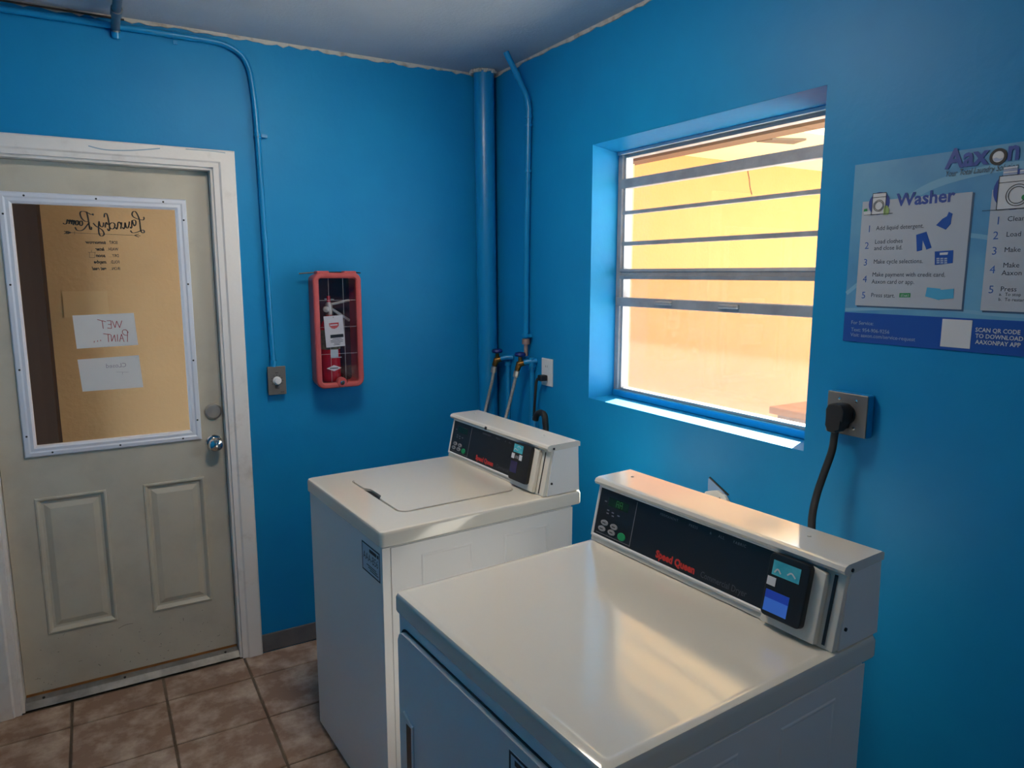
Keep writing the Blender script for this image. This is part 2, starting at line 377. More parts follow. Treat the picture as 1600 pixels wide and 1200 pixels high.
# ---------------------------------------------------------------- door_1 with casing, panels, lite, knob
def casing():
    bm = bmesh.new()
    pr = [(0, 0.0), (0, -0.016), (0.006, -0.020), (0.055, -0.020), (0.062, -0.014), (0.082, -0.012), (0.082, 0.0)]
    x0, x1, z1 = DX0 - 0.078, DX1 + 0.082, DZ + 0.067
    rings = []
    for i, y in pr:
        rings.append([(x0 + i * 0.95, y, 0.0), (x0 + i * 0.95, y, z1 - i * 0.82), (x1 - i, y, z1 - i * 0.82), (x1 - i, y, 0.0)])
    R = [[bm.verts.new(p) for p in r] for r in rings]
    for a in range(len(R) - 1):
        for k in range(3): bm.faces.new((R[a][k], R[a][k + 1], R[a + 1][k + 1], R[a + 1][k]))
    bm.faces.new([r[0] for r in R]); bm.faces.new([r[3] for r in R])
    return bm
door = bpy.data.objects.new('door_1', None); COL.objects.link(door); door.matrix_world = BWALL((DX0 + DX1) / 2, 0.0, 0.052)
tag(door, 'scuffed off-white half-glass door with two raised panels', None, None, 'structure')
DC = (DX0 + DX1) / 2
def dl(x): return x - DC
# slab with a hole for the lite (local X right, Y up, Z towards the room)
LX0, LX1, LZ0, LZ1 = -1.958, -1.349, 0.977, 1.942
hx0, hx1, hz0, hz1 = dl(LX0) + 0.03, dl(LX1) - 0.03, LZ0 + 0.03, LZ1 - 0.03
sx0, sx1, sz0, sz1 = dl(DX0) + 0.012, dl(DX1) - 0.012, 0.040, DZ - 0.012
P = [(dl(-1.942), dl(-1.709), 0.272, 0.815), (dl(-1.577), dl(-1.352), 0.272, 0.815)]
xs = sorted([sx0, sx1, hx0, hx1, P[0][0], P[0][1], P[1][0], P[1][1]]); zs = sorted([sz0, sz1, hz0, hz1, 0.272, 0.815])
bm = bmesh.new()
for a in range(len(xs) - 1):
    for b in range(len(zs) - 1):
        cx, cz = (xs[a] + xs[a + 1]) / 2, (zs[b] + zs[b + 1]) / 2
        if hx0 < cx < hx1 and hz0 < cz < hz1: continue
        if any(p[0] < cx < p[1] and p[2] < cz < p[3] for p in P):
            for zz in (-0.044,): bx(bm, xs[a], xs[a + 1], zs[b], zs[b + 1], -0.044, -0.014)
            continue
        bx(bm, xs[a], xs[a + 1], zs[b], zs[b + 1], -0.044, 0.0)
bmesh.ops.remove_doubles(bm, verts=bm.verts, dist=1e-5)
slab_o = obj('door_slab', bm, 'door', door)
for p in P:
    pr = [(-0.002, -0.001), (0.000, 0.004), (0.006, 0.005), (0.012, 0.0), (0.018, -0.008), (0.026, -0.009), (0.034, -0.006), (0.046, -0.002)]
    rings = [[(p[0] + i, p[2] + i, z), (p[1] - i, p[2] + i, z), (p[1] - i, p[3] - i, z), (p[0] + i, p[3] - i, z)] for i, z in pr]
    obj('raised_panel', loops(rings, close=False, cap1=True), 'door', door)
# lite frame, glass, screws
a0, a1, b0, b1 = dl(LX0), dl(LX1), LZ0, LZ1
lf = obj('lite_frame', rect_frame([(0, 0.0), (0, 0.006), (0.004, 0.011), (0.016, 0.012), (0.022, 0.009), (0.032, 0.010), (0.040, 0.003), (0.040, -0.02), (0.030, -0.02), (0.030, 0.0)], a0, a1, b0, b1), 'lite', door)
obj('glass_pane', box(a0 + 0.036, a1 - 0.036, b0 + 0.036, b1 - 0.036, -0.022, -0.016), 'doorglass', door)
def on_door(u, v, y=0.04): q = pix(u, v, 1, y); return dl(q.x), q.z
scr = lathe([(0.0036, 0.0), (0.0036, 0.0125), (0.002, 0.0132)], 10); first = None
for u, v in [(37, 306), (150, 311), (255, 316), (6, 334), (19, 445), (34, 578), (46, 682), (286, 344), (294, 444), (304, 563), (311, 656), (82, 705), (188, 693), (286, 683)]:
    x, z = on_door(u, v)
    x = min(max(x, a0 + 0.012), a1 - 0.012) if (z < b0 + 0.03 or z > b1 - 0.03) else (a0 + 0.013 if x < 0 else a1 - 0.013)
    if z < b0 + 0.03: z = b0 + 0.013
    if z > b1 - 0.03: z = b1 - 0.013
    if first is None: o = first = obj('screw', scr, 'black', lf)
    else: o = first.copy(); COL.objects.link(o)
    o.location = (x, z, 0)
# jamb with door stop
bm = box(dl(DX0), dl(DX0) + 0.010, 0, DZ, -0.15, 0.052); bx(bm, dl(DX1) - 0.010, dl(DX1), 0, DZ, -0.15, 0.052); bx(bm, dl(DX0), dl(DX1), DZ - 0.010, DZ, -0.15, 0.052)
bx(bm, dl(DX0), dl(DX0) + 0.022, 0.03, DZ, -0.062, -0.046); bx(bm, dl(DX1) - 0.022, dl(DX1), 0.03, DZ, -0.062, -0.046); bx(bm, dl(DX0), dl(DX1), DZ - 0.022, DZ, -0.062, -0.046)
obj('jamb', bm, 'casing', door)
obj('casing', casing(), 'casing', door, m=BWALL((DX0 + DX1) / 2, 0.0, 0.052).inverted())
bm = bmesh.new()
ribbon(bm, [on_door(u, v, -0.0205) for u, v in ((138, 228), (165, 234), (205, 235), (250, 232))], 0.004, 0.0722, 6, th=0.0005)
ribbon(bm, [on_door(u, v, -0.0205) for u, v in ((290, 233), (330, 236), (352, 239))], 0.003, 0.0722, 6, th=0.0005)
obj('paint_smear', bm, mat('smeared_blue_paint', (0.30, 0.42, 0.52, 1), 0.6), door)
th = obj('threshold', prism([(-0.10, 0.0), (0.045, 0.0), (0.052, 0.006), (0.030, 0.026), (0.004, 0.034), (-0.10, 0.034)], dl(DX0) + 0.011, dl(DX1) - 0.011, m=Matrix(((0, 0, 1, 0), (0, 1, 0, 0), (1, 0, 0, 0), (0, 0, 0, 1)))), 'thresh', door)
obj('bottom_sweep', box(dl(DX0) + 0.014, dl(DX1) - 0.014, 0.034, 0.043, -0.040, 0.004), 'wood', door)
sc2 = None
for u, v in [(69, 1086), (195, 1057), (352, 1019)]:
    q = pix(u, v, 2, 0.026)
    if sc2 is None: o = sc2 = obj('screw', lathe([(0.005, -0.006), (0.005, 0.003), (0.003, 0.004)], 10, m=Matrix.Rotation(math.radians(-90), 4, 'X')), 'black', th)
    else: o = sc2.copy(); COL.objects.link(o)
    o.location = (dl(q.x), 0.029, 0.024)
q = on_door(338, 694, 0.0)
kn = obj('door_knob', lathe([(0.030, 0.0), (0.032, 0.004), (0.028, 0.009), (0.012, 0.012), (0.011, 0.028), (0.020, 0.034), (0.0285, 0.045), (0.029, 0.055), (0.024, 0.066), (0.012, 0.072), (0.004, 0.073)], 32, m=Matrix.Translation((dl(-1.303), 0.958, 0.0))), 'chrome', door, True)
obj('deadbolt', lathe([(0.033, 0.0), (0.033, 0.006), (0.029, 0.012), (0.026, 0.015), (0.010, 0.017), (0.003, 0.017)], 28, m=Matrix.Translation((dl(-1.299), 1.090, 0.0))), 'steel', door, True)
# scuffs near the foot of the door: thin marks
bm = bmesh.new()
for k in range(70):
    x = random.uniform(sx0 + 0.03, sx1 - 0.03); z = 0.05 + abs(random.gauss(0, 0.10)); a = random.uniform(-1.6, 1.6); l = random.choice((0.002, 0.003, 0.004, 0.006, 0.012))
    if any(p[0] - .01 < x < p[1] + .01 and p[2] - .01 < z for p in P): continue
    ribbon(bm, [(x, z), (x + l * math.cos(a), z + l * math.sin(a))], random.uniform(0.0008, 0.002), 0.0002, th=0.0002)
ribbon(bm, [on_door(185, 984), on_door(197, 978), on_door(208, 976)], 0.0016, 0.0002, th=0.0002)
tag(obj('scuff_marks', bm, 'scuff', slab_o), None, None, None, 'stuff')

# vinyl lettering on the outside of the glass, seen reversed
GZ = 0.052 + 0.0235
dec = thing('window_decal', 'black reversed script lettering high on the door glass', 'decal', BWALL(DC, 1.80, GZ))
def dp(cx, cy):
    q = pix(80 + cx / 10, 320 + cy / 10, 1, GZ); return (q.x - DC, q.z - 1.80)
S = ['1440 190 1452 210 1435 238 1390 232 1330 215 1280 185 1262 145 1280 108 1315 108 1350 160 1376 230 1390 330 1402 410 1432 440 1456 422 1436 394 1390 410 1330 432 1270 438 1238 402',
     '1262 248 1300 238 1322 262 1318 310 1298 330 1280 290 1264 246 1258 300 1258 350 1246 366 1232 345',
     '1222 262 1214 320 1196 362 1172 350 1154 276', '1154 276 1150 340 1134 376 1112 350', '1100 274 1094 330 1086 376',
     '1092 312 1066 270 1044 284 1036 340 1024 380 1002 352', '906 318 926 290 962 280 994 304 990 350 964 378 930 370 910 345',
     '828 196 836 142 866 142 888 210 904 300 914 380 898 406 880 372', '884 312 862 274 848 310 844 356',
     '818 276 814 326 790 348 762 320 748 260', '748 256 740 340 744 430 764 480 800 488 826 456 802 400 752 362 700 334 656 286',
     '652 166 652 142 622 152 566 122 512 104 462 108 452 150 480 216 530 258 586 262', '552 106 574 200 590 300 606 376 626 384 628 352 600 346',
     '600 276 560 320 512 380 462 404 402 396 372 350', '480 250 448 262 444 306 470 326 490 296 480 250', '416 246 386 256 380 300 404 316 426 286 416 246',
     '362 240 354 280 344 318', '354 276 328 240 318 304', '316 272 292 236 278 300', '280 262 252 234 242 288 212 302 184 286']
bm = bmesh.new()
for s in S:
    v = [float(q) for q in s.split()]; pts = [dp(v[i], v[i + 1]) for i in range(0, len(v), 2)]
    ribbon(bm, pts, 0.0052, 0, taper=True)
obj('script_lettering', bm, 'ink', dec)
bm = bmesh.new()
ribbon(bm, [dp(215, 432), dp(1385, 482)], 0.0012)
for a, b in ((215, 432), (245, 433), (270, 434)): ribbon(bm, [dp(a - 15, b - 22), dp(a + 40, b)], 0.0022); ribbon(bm, [dp(a - 15, b + 22), dp(a + 40, b)], 0.0022)
ribbon(bm, [dp(365, 412), dp(365, 465)], 0.001)
for a, b in ((1300, 478),): ribbon(bm, [dp(1370, 455), dp(a, b)], 0.0022); ribbon(bm, [dp(1370, 508), dp(a, b)], 0.0022); ribbon(bm, [dp(1395, 485), dp(a, b)], 0.002)
obj('arrow', bm, 'ink', dec)
for i, (w1, dots, w2, cx, cy) in enumerate([('SORT', '..', 'tomorrow', 1040, 612), ('WASH', '...', 'later', 1050, 716), ('DRY', '.....', 'soon', 1060, 816), ('FOLD', '...', 'maybe', 1070, 916), ('IRON', '....', 'get real', 1080, 1018)]):
    x, y = dp(cx, cy); text(w1, 0.0155, x, y, 0.0006, 'ink', dec, mirror=True, sx=0.74, bold=0.0003)
    x2, y2 = dp([895, 895, 950, 945, 955][i], cy); text(dots, 0.013, x2, y2, 0.0006, 'ink', dec, mirror=True, sx=0.8)
    x3, y3 = dp([860, 835, 850, 865, 870][i], cy); text(w2, 0.0168, x3, y3, 0.0006, 'ink', dec, mirror=True, shear=0.25, bold=0.0007, sx=0.92)
bm = bmesh.new()
for a, b in (((600, 745), (600, 825)), ((600, 825), (682, 825)), ((682, 825), (682, 745)), ((575, 742), (695, 742)), ((630, 705), (630, 742))): ribbon(bm, [dp(*a), dp(*b)], 0.0011)
obj('shirt_icon', bm, 'ink', dec)

# two paper notes taped to the outside of the glass
def note(px_corners, label):
    Q = [pix(u, v, 1, GZ + 0.002) for u, v in px_corners]
    c = sum((q for q in Q), Vector()) / 4
    t = thing('paper_note', label, 'note', BWALL(c.x, c.z, GZ + 0.003))
    obj('sheet', prism([(q.x - c.x, q.z - c.z) for q in Q], -0.0006, 0), 'paper', t)
    return t, c
n1, c1 = note([(113, 493), (209, 489), (216, 539), (120, 545)], 'upper white note with red handwriting taped to the door glass')
n2, c2 = note([(121, 562), (217, 555), (224, 605), (129, 612)], 'lower white note with faint pen writing taped to the door glass')
def np_(c, cx, cy):
    q = pix(100 + cx / 8.57, 480 + cy / 8.57, 1, GZ); return (q.x - c.x, q.z - c.z)
bm = bmesh.new()
for s in ['775 180 745 275', '745 275 705 185', '705 185 685 275', '685 275 645 182', '628 180 636 285', '628 180 572 182', '632 232 588 230', '636 285 580 280', '510 182 526 288', '445 165 562 196',
          '850 330 850 465', '862 342 830 304 790 310 784 345 815 374 850 376', '805 465 770 360', '770 360 745 462', '792 420 752 420', '714 365 720 460', '692 462 676 370', '676 370 640 460', '640 460 630 370',
          '524 356 625 366', '590 364 596 466', '492 438 488 456', '452 446 448 464', '408 452 402 474']:
    v = [float(q) for q in s.split()]; ribbon(bm, [np_(c1, v[i], v[i + 1]) for i in range(0, len(v), 2)], 0.0022, 0.0004)
obj('handwriting', bm, 'red_pen', n1)
x, y = np_(c2, 840, 800); text('CLosed', 0.024, x, y, 0.0006, 'blue_pen', n2, mirror=True, sx=0.95, name='handwriting')
bm = bmesh.new()
for s in ['870 870 700 868', '785 870 782 905']:
    v = [float(q) for q in s.split()]; ribbon(bm, [np_(c2, v[i], v[i + 1]) for i in range(0, len(v), 2)], 0.0010, 0.0004)
obj('handwriting', bm, 'blue_pen', n2)

# ---------------------------------------------------------------- window_1
win = bpy.data.objects.new('window_1', None); COL.objects.link(win); win.matrix_world = RWALL((WY0 + WY1) / 2, WZ0, 0.14)
tag(win, 'aluminium awning window with four horizontal bars in a blue recess', None, None, 'structure')
WC = (WY0 + WY1) / 2; hw = (WY1 - WY0) / 2
def wz(z): return z - WZ0
bm = rect_frame([(0, -0.03), (0, 0.012), (0.022, 0.012), (0.026, 0.004), (0.036, 0.004), (0.036, -0.03)], -hw, hw, wz(1.1605), wz(2.136))
obj('window_frame', bm, 'alu', win)
YZ = Matrix(((0, 0, 1, 0), (0, 1, 0, 0), (1, 0, 0, 0), (0, 0, 0, 1)))
obj('head_plaster', prism([(0.1395, wz(2.1425)), (0.013, wz(2.122)), (0.013, wz(2.1428))], -hw + 0.0005, hw - 0.0005, m=YZ), 'blue', win)
obj('head_strip', box(-hw + 0.001, hw - 0.001, wz(2.113), wz(2.123), 0.004, 0.020), 'lite', win)
for z0, z1, d0, d1 in ((1.984, 2.020, -0.02, 0.012), (1.884, 1.898, -0.012, 0.008), (1.764, 1.780, -0.012, 0.008)):
    obj('glazing_bar', box(-hw + 0.02, hw - 0.02, wz(z0), wz(z1), d0, d1, 0.002, 1), 'alu', win)
b4 = obj('glazing_bar', prism([(-0.02, wz(1.634)), (0.010, wz(1.634)), (0.014, wz(1.646)), (0.008, wz(1.650)), (0.008, wz(1.660)), (0.014, wz(1.664)), (0.010, wz(1.674)), (-0.02, wz(1.674))], -hw + 0.02, hw - 0.02, m=Matrix(((0, 0, 1, 0), (0, 1, 0, 0), (1, 0, 0, 0), (0, 0, 0, 1)))), 'alu', win)
b5 = obj('glazing_bar', box(-hw + 0.002, hw - 0.002, wz(1.527), wz(1.562), -0.02, 0.016, 0.003, 2), 'alu', win)
for y in (-1.091, -1.405):
    obj('latch_clip', box(-(y - WC) - 0.042, -(y - WC) + 0.042, wz(1.541), wz(1.554), 0.014, 0.030, 0.004, 2), 'alu', b5)
for z0, z1 in ((2.018, 2.10), (1.896, 1.986), (1.778, 1.886), (1.672, 1.766), (1.560, 1.636), (1.20, 1.529)):
    obj('glass_pane', box(-hw + 0.03, hw - 0.03, wz(z0), wz(z1), -0.008, -0.004), 'glass', win)
obj('sun_block_stile', box(hw - 0.098, hw - 0.03, wz(1.175), wz(2.12), -0.028, 0.002), 'alu', win)  # unseen widening of the stile, added to end the sun strip on the sill
obj('insect_screen', box(-hw + 0.03, hw - 0.03, wz(1.20), wz(1.64), -0.020, -0.0195), 'screen', win)
obj('sill_riser', box(-hw + 0.0005, hw - 0.0005, 0.0005, wz(1.187), -0.05, 0.020, 0.004, 2), 'blue', win)

# ---------------------------------------------------------------- outside: porch, walls, ground, bench
YW = 1.45
struct('ground_outside', box(-6, 14, -9, 9, -0.35, -0.16), 'concrete', 'pale concrete ground outside')
struct('wall_outside', box(0.3, 9, YW, YW + 0.2, -0.16, 2.62), 'ext_yellow', 'yellow stucco wall outside the window')
struct('wall_corridor', box(-4, 0.2995, YW, YW + 0.2, -0.16, 2.62), 'ext_tan', 'tan stucco wall outside the door glass')
struct('soffit_outside', box(1.62, 9, YW - 1.15, YW + 0.3, 2.62, 2.72), 'ext_cream', 'cream eave over the yellow wall')
q4 = [pix(u, v, 2, 2.6195) for u, v in ((1182, 219), (1207, 215), (1260, 216), (1240, 222.5))]
obj('soffit_vent', prism([(q.x, q.y) for q in q4], 2.605, 2.6198), mat('grey_vent', (0.10, 0.075, 0.05, 1), 0.7), bpy.data.objects['soffit_outside'])
q4 = [pix(u, v, 1, YW - 0.003) for u, v in ((1168, 264), (1171, 280), (1172, 292), (1175, 304))]
obj('wall_crack', tube(q4, 0.004, 6), 'ext_brown', bpy.data.objects['wall_outside'])
bm = box(T, 1.46, -8, YW, 2.50, 2.58); bx(bm, -4, T, T, YW, 2.50, 2.58)
struct('porch_roof', bm, 'ext_cream', 'cream porch ceiling outside')
bm = box(1.44, 1.56, -8, YW, 2.40, 2.60); pr = struct('porch_beam', bm, 'ext_cream', 'cream porch beam with a brown lower edge')
obj('brown_edge', box(1.438, 1.562, -8, YW, 2.384, 2.402), 'ext_brown', pr)
struct('porch_post', box(1.45, 1.52, 0.765, 0.835, -0.16, 2.384), 'ext_tan', 'tan porch post beside the window')
struct('pillar_outside', box(-3.4, -1.893, 1.10, YW - 0.001, -0.16, 2.499), 'ext_dbrown', 'dark brown wall return seen through the door glass')
obj('patch', box(-1.83, -1.62, YW - 0.003, YW - 0.0005, 1.42, 1.56), mat('patch_stucco', (0.50, 0.335, 0.18, 1), 0.85), bpy.data.objects['wall_corridor'])
bn = thing('outdoor_bench', 'orange wooden bench corner on the ground outside the window', 'bench', at(1.55, -0.92, -0.16))
bn.matrix_world = at(2.95, 0.40, -0.16)
obj('table_top', box(0, 0.75, -0.55, 0.33, 0.70, 0.76, 0.01), 'bench', bn)
obj('apron', box(0.05, 0.68, -0.50, 0.28, 0.64, 0.70), 'ext_brown', bn)
for x, y in ((0.06, -0.48), (0.06, 0.24), (0.64, -0.48), (0.64, 0.24)):
    obj('leg', box(x - 0.03, x + 0.03, y - 0.03, y + 0.03, 0.0, 0.64), 'rubber', bn)
bn['label'] = 'orange wooden table by the yellow wall outside the window'; bn['category'] = 'table'; bn.name = 'outdoor_table'

# ---------------------------------------------------------------- ceiling lamp (above the picture) and added fill lamp behind the viewer
lp = thing('ceiling_lamp', 'round white dome lamp on the ceiling above the machines', 'lamp', at(-1.05, -1.28, H))
obj('lamp_base', lathe([(0.215, -0.0005), (0.22, -0.01), (0.22, -0.025), (0.20, -0.03)], 40), 'white_pl', lp, True)
obj('lamp_shade', lathe([(0.20, -0.025), (0.198, -0.05), (0.165, -0.085), (0.10, -0.108), (0.004, -0.115)], 40), 'lamp', lp, True)
fill_lp = thing('ceiling_lamp', 'added unseen fill lamp, round white dome on the ceiling behind the viewer', 'lamp', at(-0.8, -3.75, H))  # made-up lamp, added as fill light from behind the viewer
obj('lamp_base', lathe([(0.15, -0.0005), (0.155, -0.01), (0.155, -0.025), (0.14, -0.03)], 32), 'white_pl', fill_lp, True)
obj('lamp_shade', lathe([(0.14, -0.025), (0.138, -0.05), (0.115, -0.075), (0.07, -0.092), (0.004, -0.098)], 32), 'fill_lamp', fill_lp, True)

# ---------------------------------------------------------------- pipes and conduits
def clamp(parent, p, axis, r, out):      # small pipe strap: ring plus ear
    bm = tube([Vector(p) - Vector(axis) * 0.007, Vector(p) + Vector(axis) * 0.007], r * 1.25, 12)
    q = Vector(p) + Vector(out) * (r * 2.2)
    e = 0.006
    bx(bm, q.x - max(e, abs(out[0]) * 0.012), q.x + max(e, abs(out[0]) * 0.012), q.y - max(e * .6, abs(out[1]) * 0.012), q.y + max(e * .6, abs(out[1]) * 0.012), q.z - e, q.z + e)
    return obj('pipe_strap', bm, 'blue_pipe', parent, True)
dr = thing('drain_pipe', 'thick blue painted pipe standing in the corner', 'pipe', at(-0.062, -0.062, 0))
obj('pipe', tube([(0.004, 0.0, 0.0005), (0.004, 0.0, 1.0), (-0.012, 0, H - 0.003)], 0.047, 32), 'blue_pipe', dr, True)
bm = bmesh.new()
for k in range(26):
    a = 2 * math.pi * k / 26; r = 0.049 + random.uniform(0, 0.009)
    bx(bm, -0.012 + r * math.cos(a) - 0.007, -0.012 + r * math.cos(a) + 0.007, max(-0.2, min(0.055, r * math.sin(a))) - 0.006, max(-0.2, min(0.055, r * math.sin(a))) + 0.006, H - random.uniform(0.008, 0.018), H - 0.001, 0.002, 1)
obj('ceiling_collar', bm, 'rag', dr)

cd = thing('electrical_conduit', 'thin blue conduit running over the door and down to the timer', 'conduit', at(-1.07, -0.0165, 1.27))
def L(x, z): return (x + 1.07, 0, z - 1.27)
pts = [L(-2.124, 2.532), L(-1.556, 2.533), L(-1.30, 2.533), L(-1.215, 2.532), L(-1.160, 2.520), L(-1.120, 2.495), L(-1.098, 2.455), L(-1.088, 2.40), L(-1.078, 2.25), L(-1.070, 1.80), L(-1.061, 1.272)]
obj('pipe', tube(catmull(pts, 5), 0.0115, 12), 'blue_pipe', cd, True)
obj('coupling', tube([L(-1.061, 1.268), L(-1.0612, 1.295)], 0.015, 12), 'blue_pipe', cd, True)
clamp(cd, L(-1.0765, 2.20), (0, 0, 1), 0.0115, (1, 0, 0)); clamp(cd, L(-1.355, 2.533), (1, 0, 0), 0.0115, (0, 0, -1))

gp = thing('ceiling_conduit', 'grey conduit running along the ceiling to the door wall', 'conduit', at(-1.55, -0.03, 2.525))
obj('pipe', tube(catmull([(0, 0.014, -0.012), (0, 0.006, 0.0), (0, -0.03, 0.004), (0, -0.12, 0.012), (0, -0.35, 0.018), (0, -2.0, 0.018)], 5), 0.0145, 14), 'greypipe', gp, True)
obj('coupling', tube([(0, -0.105, 0.0125), (0, -0.155, 0.0155)], 0.0185, 14), 'greypipe', gp, True)
obj('connector', tube([(0, 0.026, -0.030), (0, 0.018, -0.008)], 0.015, 12), 'blue_pipe', gp, True)
ca = thing('ceiling_cable', 'thin brown cable along the ceiling above the door', 'cable', at(-1.8, -0.008, 2.556))
obj('wire', tube([(-0.32, -0.006, 0.004), (0, -0.006, 0.003), (0.28, -0.006, 0.0035)], 0.0035, 8), 'brown', ca)

wp = thing('water_pipe', 'thin blue pipe bending from the ceiling down to the tap', 'pipe', at(-0.02, -0.36, 1.32))
wpts = [(0, 0.009, 0.052), (0, 0.006, 0.45), (0, -0.006, 0.98), (0, -0.006, 1.035), (-0.012, -0.006, 1.085), (-0.05, -0.006, 1.15), (-0.085, -0.005, 1.205), (-0.105, -0.005, 1.235), (-0.112, -0.005, 1.2485)]
obj('pipe', tube(catmull(wpts, 5), 0.0125, 14), 'blue_pipe', wp, True)
for z in (1.0, 0.965, 0.775):
    obj('pipe_band', tube([(0, -0.006 if z > .9 else -0.003, z - 0.005), (0, -0.006 if z > .9 else -0.003, z + 0.005)], 0.0155, 14), 'blue_pipe', wp, True)
obj('pipe_band', tube([(-0.052, -0.006, 1.153), (-0.064, -0.006, 1.172)], 0.0155, 14), 'blue_pipe', wp, True)
clamp(wp, (0, 0.0085, 0.06), (0, 0, 1), 0.0125, (0, -1, 0))
obj('union', tube([(0, 0.009, 0.02), (0, 0.009, 0.045)], 0.0185, 14), 'copper', wp, True)
obj('nipple', tube([(0, 0.009, -0.033), (0, 0.009, 0.024)], 0.0095, 12), 'copper', wp, True)

def tap(y, z, label, stub):
    t = thing('water_tap', label, 'tap', at(-0.02, y, z))
    obj('stub_pipe', tube([(0.018, stub, 0.006), (-0.01, stub * 0.6, 0.006), (-0.03, 0.0, 0.0)], 0.012, 12), 'blue_pipe', t, True)
    bm = tube([(-0.022, 0, 0.0), (-0.05, 0.012, -0.008), (-0.058, 0.016, -0.035)], [0.012, 0.016, 0.012], 12)
    tube([(-0.045, 0.01, 0.0), (-0.045, 0.01, 0.03)], 0.009, 10, bm)
    obj('body', bm, 'brass', t, True)
    obj('handle', lathe([(0.004, 0.018), (0.023, 0.02), (0.026, 0.026), (0.023, 0.036), (0.008, 0.040)], 14, m=Matrix.Translation((-0.045, 0.01, 0.008))), 'navy', t, True)
    return t
tap(-0.175, 1.258, 'brass tap with dark handle nearest the corner pipe', -0.03)
t2 = tap(-0.385, 1.262, 'brass tap with dark handle below the thin blue pipe', -0.03)
bm = tube([(-0.004, 0.034, -0.01), (-0.004, 0.034, 0.022)], 0.017, 12); tube([(0.008, -0.028, -0.012), (-0.004, 0.034, 0.0)], 0.014, 12, bm); tube([(-0.004, -0.02, -0.02), (-0.004, -0.02, 0.022)], 0.012, 12, bm)
obj('painted_fitting', bm, 'blue_pipe', t2, True)
for y, lab in ((-0.176, 'blue riser pipe on the wall below the corner tap'), (-0.392, 'blue riser pipe on the wall below the second tap')):
    r = thing('riser_pipe', lab, 'pipe', at(-0.013, y, 0))
    obj('pipe', tube([(0, 0, 0.0005), (0, 0, 1.243)], 0.0115, 12), 'blue_pipe', r, True)
    obj('elbow', tube([(0, 0, 1.225), (0, 0, 1.262)], 0.016, 12), 'blue_pipe', r, True)
def hose(p, label):
    t = thing('supply_hose', label, 'hose', at(*p[0]))
    q = [Vector(a) - Vector(p[0]) for a in p]
    obj('braid', tube(catmull(q, 6), 0.0075, 10), 'hose', t, True)
    d = (q[1] - q[0]).normalized()
    obj('nut', tube([q[0] + d * 0.002, q[0] + d * 0.03], 0.0135, 8), 'steel', t)
hose([(-0.078, -0.159, 1.222), (-0.085, -0.150, 1.15), (-0.105, -0.125, 1.02), (-0.15, -0.16, 0.9), (-0.25, -0.38, 0.86), (-0.338, -0.72, 0.88)], 'braided steel hose hanging from the corner tap')
hose([(-0.078, -0.369, 1.226), (-0.088, -0.355, 1.15), (-0.12, -0.335, 1.0), (-0.19, -0.38, 0.9), (-0.28, -0.62, 0.87), (-0.338, -0.80, 0.88)], 'braided steel hose hanging from the tap below the thin pipe')

# ---------------------------------------------------------------- timer switch
tm = thing('timer_switch', 'grey metal wind-up timer switch with white knob', 'switch', BWALL(-1.052, 1.210))
obj('back_box', box(-0.034, 0.034, -0.057, 0.057, 0.0005, 0.026, 0.003), 'greypipe', tm)
pl = obj('cover_plate', box(-0.037, 0.037, -0.060, 0.060, 0.026, 0.030, 0.002), mat('grey_timer_plate', (0.17, 0.165, 0.16, 1), 0.4, 0.3), tm)
obj('dial_knob', lathe([(0.0175, 0.030), (0.0175, 0.034), (0.013, 0.036), (0.0115, 0.050), (0.004, 0.051)], 20), 'st_white', tm, True)
bm = bmesh.new()
for k in range(9):
    a = math.radians(215 - k * 31); ribbon(bm, [(0.021 * math.cos(a), 0.021 * math.sin(a)), (0.026 * math.cos(a), 0.026 * math.sin(a))], 0.0018, 0.0302)
ribbon(bm, [(-0.006, 0.033), (0.006, 0.033)], 0.002, 0.0302); ribbon(bm, [(-0.008, -0.032), (0.008, -0.032)], 0.002, 0.0302); ribbon(bm, [(0.012, -0.05), (0.028, -0.05)], 0.002, 0.0302)
obj('dial_marks', bm, 'ink', tm)

# ---------------------------------------------------------------- fire extinguisher cabinet and extinguisher
FX, FZ, FD = -0.806, 1.416, 0.125
fc = thing('fire_extinguisher_cabinet', 'red plastic cabinet with clear scored front on the blue wall', 'cabinet', BWALL(FX, FZ))
hwf, hhf = 0.102, 0.243
obj('shell', rr_frame([(0.012, 0.0005), (0.006, 0.04), (0.002, FD - 0.02), (0.007, FD - 0.02), (0.012, 0.04), (0.017, 0.0005)], -hwf, hwf, -hhf, hhf, 0.03), 'red', fc, True)
obj('back_panel', prism(rrect(-hwf + 0.015, hwf - 0.015, -hhf + 0.015, hhf - 0.015, 0.02), 0.0006, 0.003), 'red_in', fc)
obj('front_frame', rr_frame([(0.0, FD - 0.026), (0.0, FD - 0.006), (0.004, FD - 0.001), (0.010, FD), (0.018, FD - 0.001), (0.023, FD - 0.006), (0.023, FD - 0.024)], -hwf, hwf, -hhf, hhf, 0.034), 'red', fc, True)
cv = obj('clear_cover', prism(rrect(-hwf + 0.021, hwf - 0.021, -hhf + 0.021, hhf - 0.021, 0.016), FD - 0.018, FD - 0.016), 'clear', fc)
bm = bmesh.new()
for x in (-0.036, 0.026): ribbon(bm, [(x, -hhf + 0.024), (x, hhf - 0.024)], 0.0009, FD - 0.0155, th=0.0002)
for z in (0.128, 0.016, -0.098): ribbon(bm, [(-hwf + 0.024, z), (hwf - 0.024, z)], 0.0009, FD - 0.0155, th=0.0002)
obj('score_lines', bm, 'score', cv)
obj('lock_boss', lathe([(0.022, FD - 0.024), (0.022, FD - 0.002), (0.018, FD + 0.003), (0.010, FD + 0.004)], 20, m=Matrix.Translation((0.004, -hhf + 0.022, 0))), 'red', fc, True)
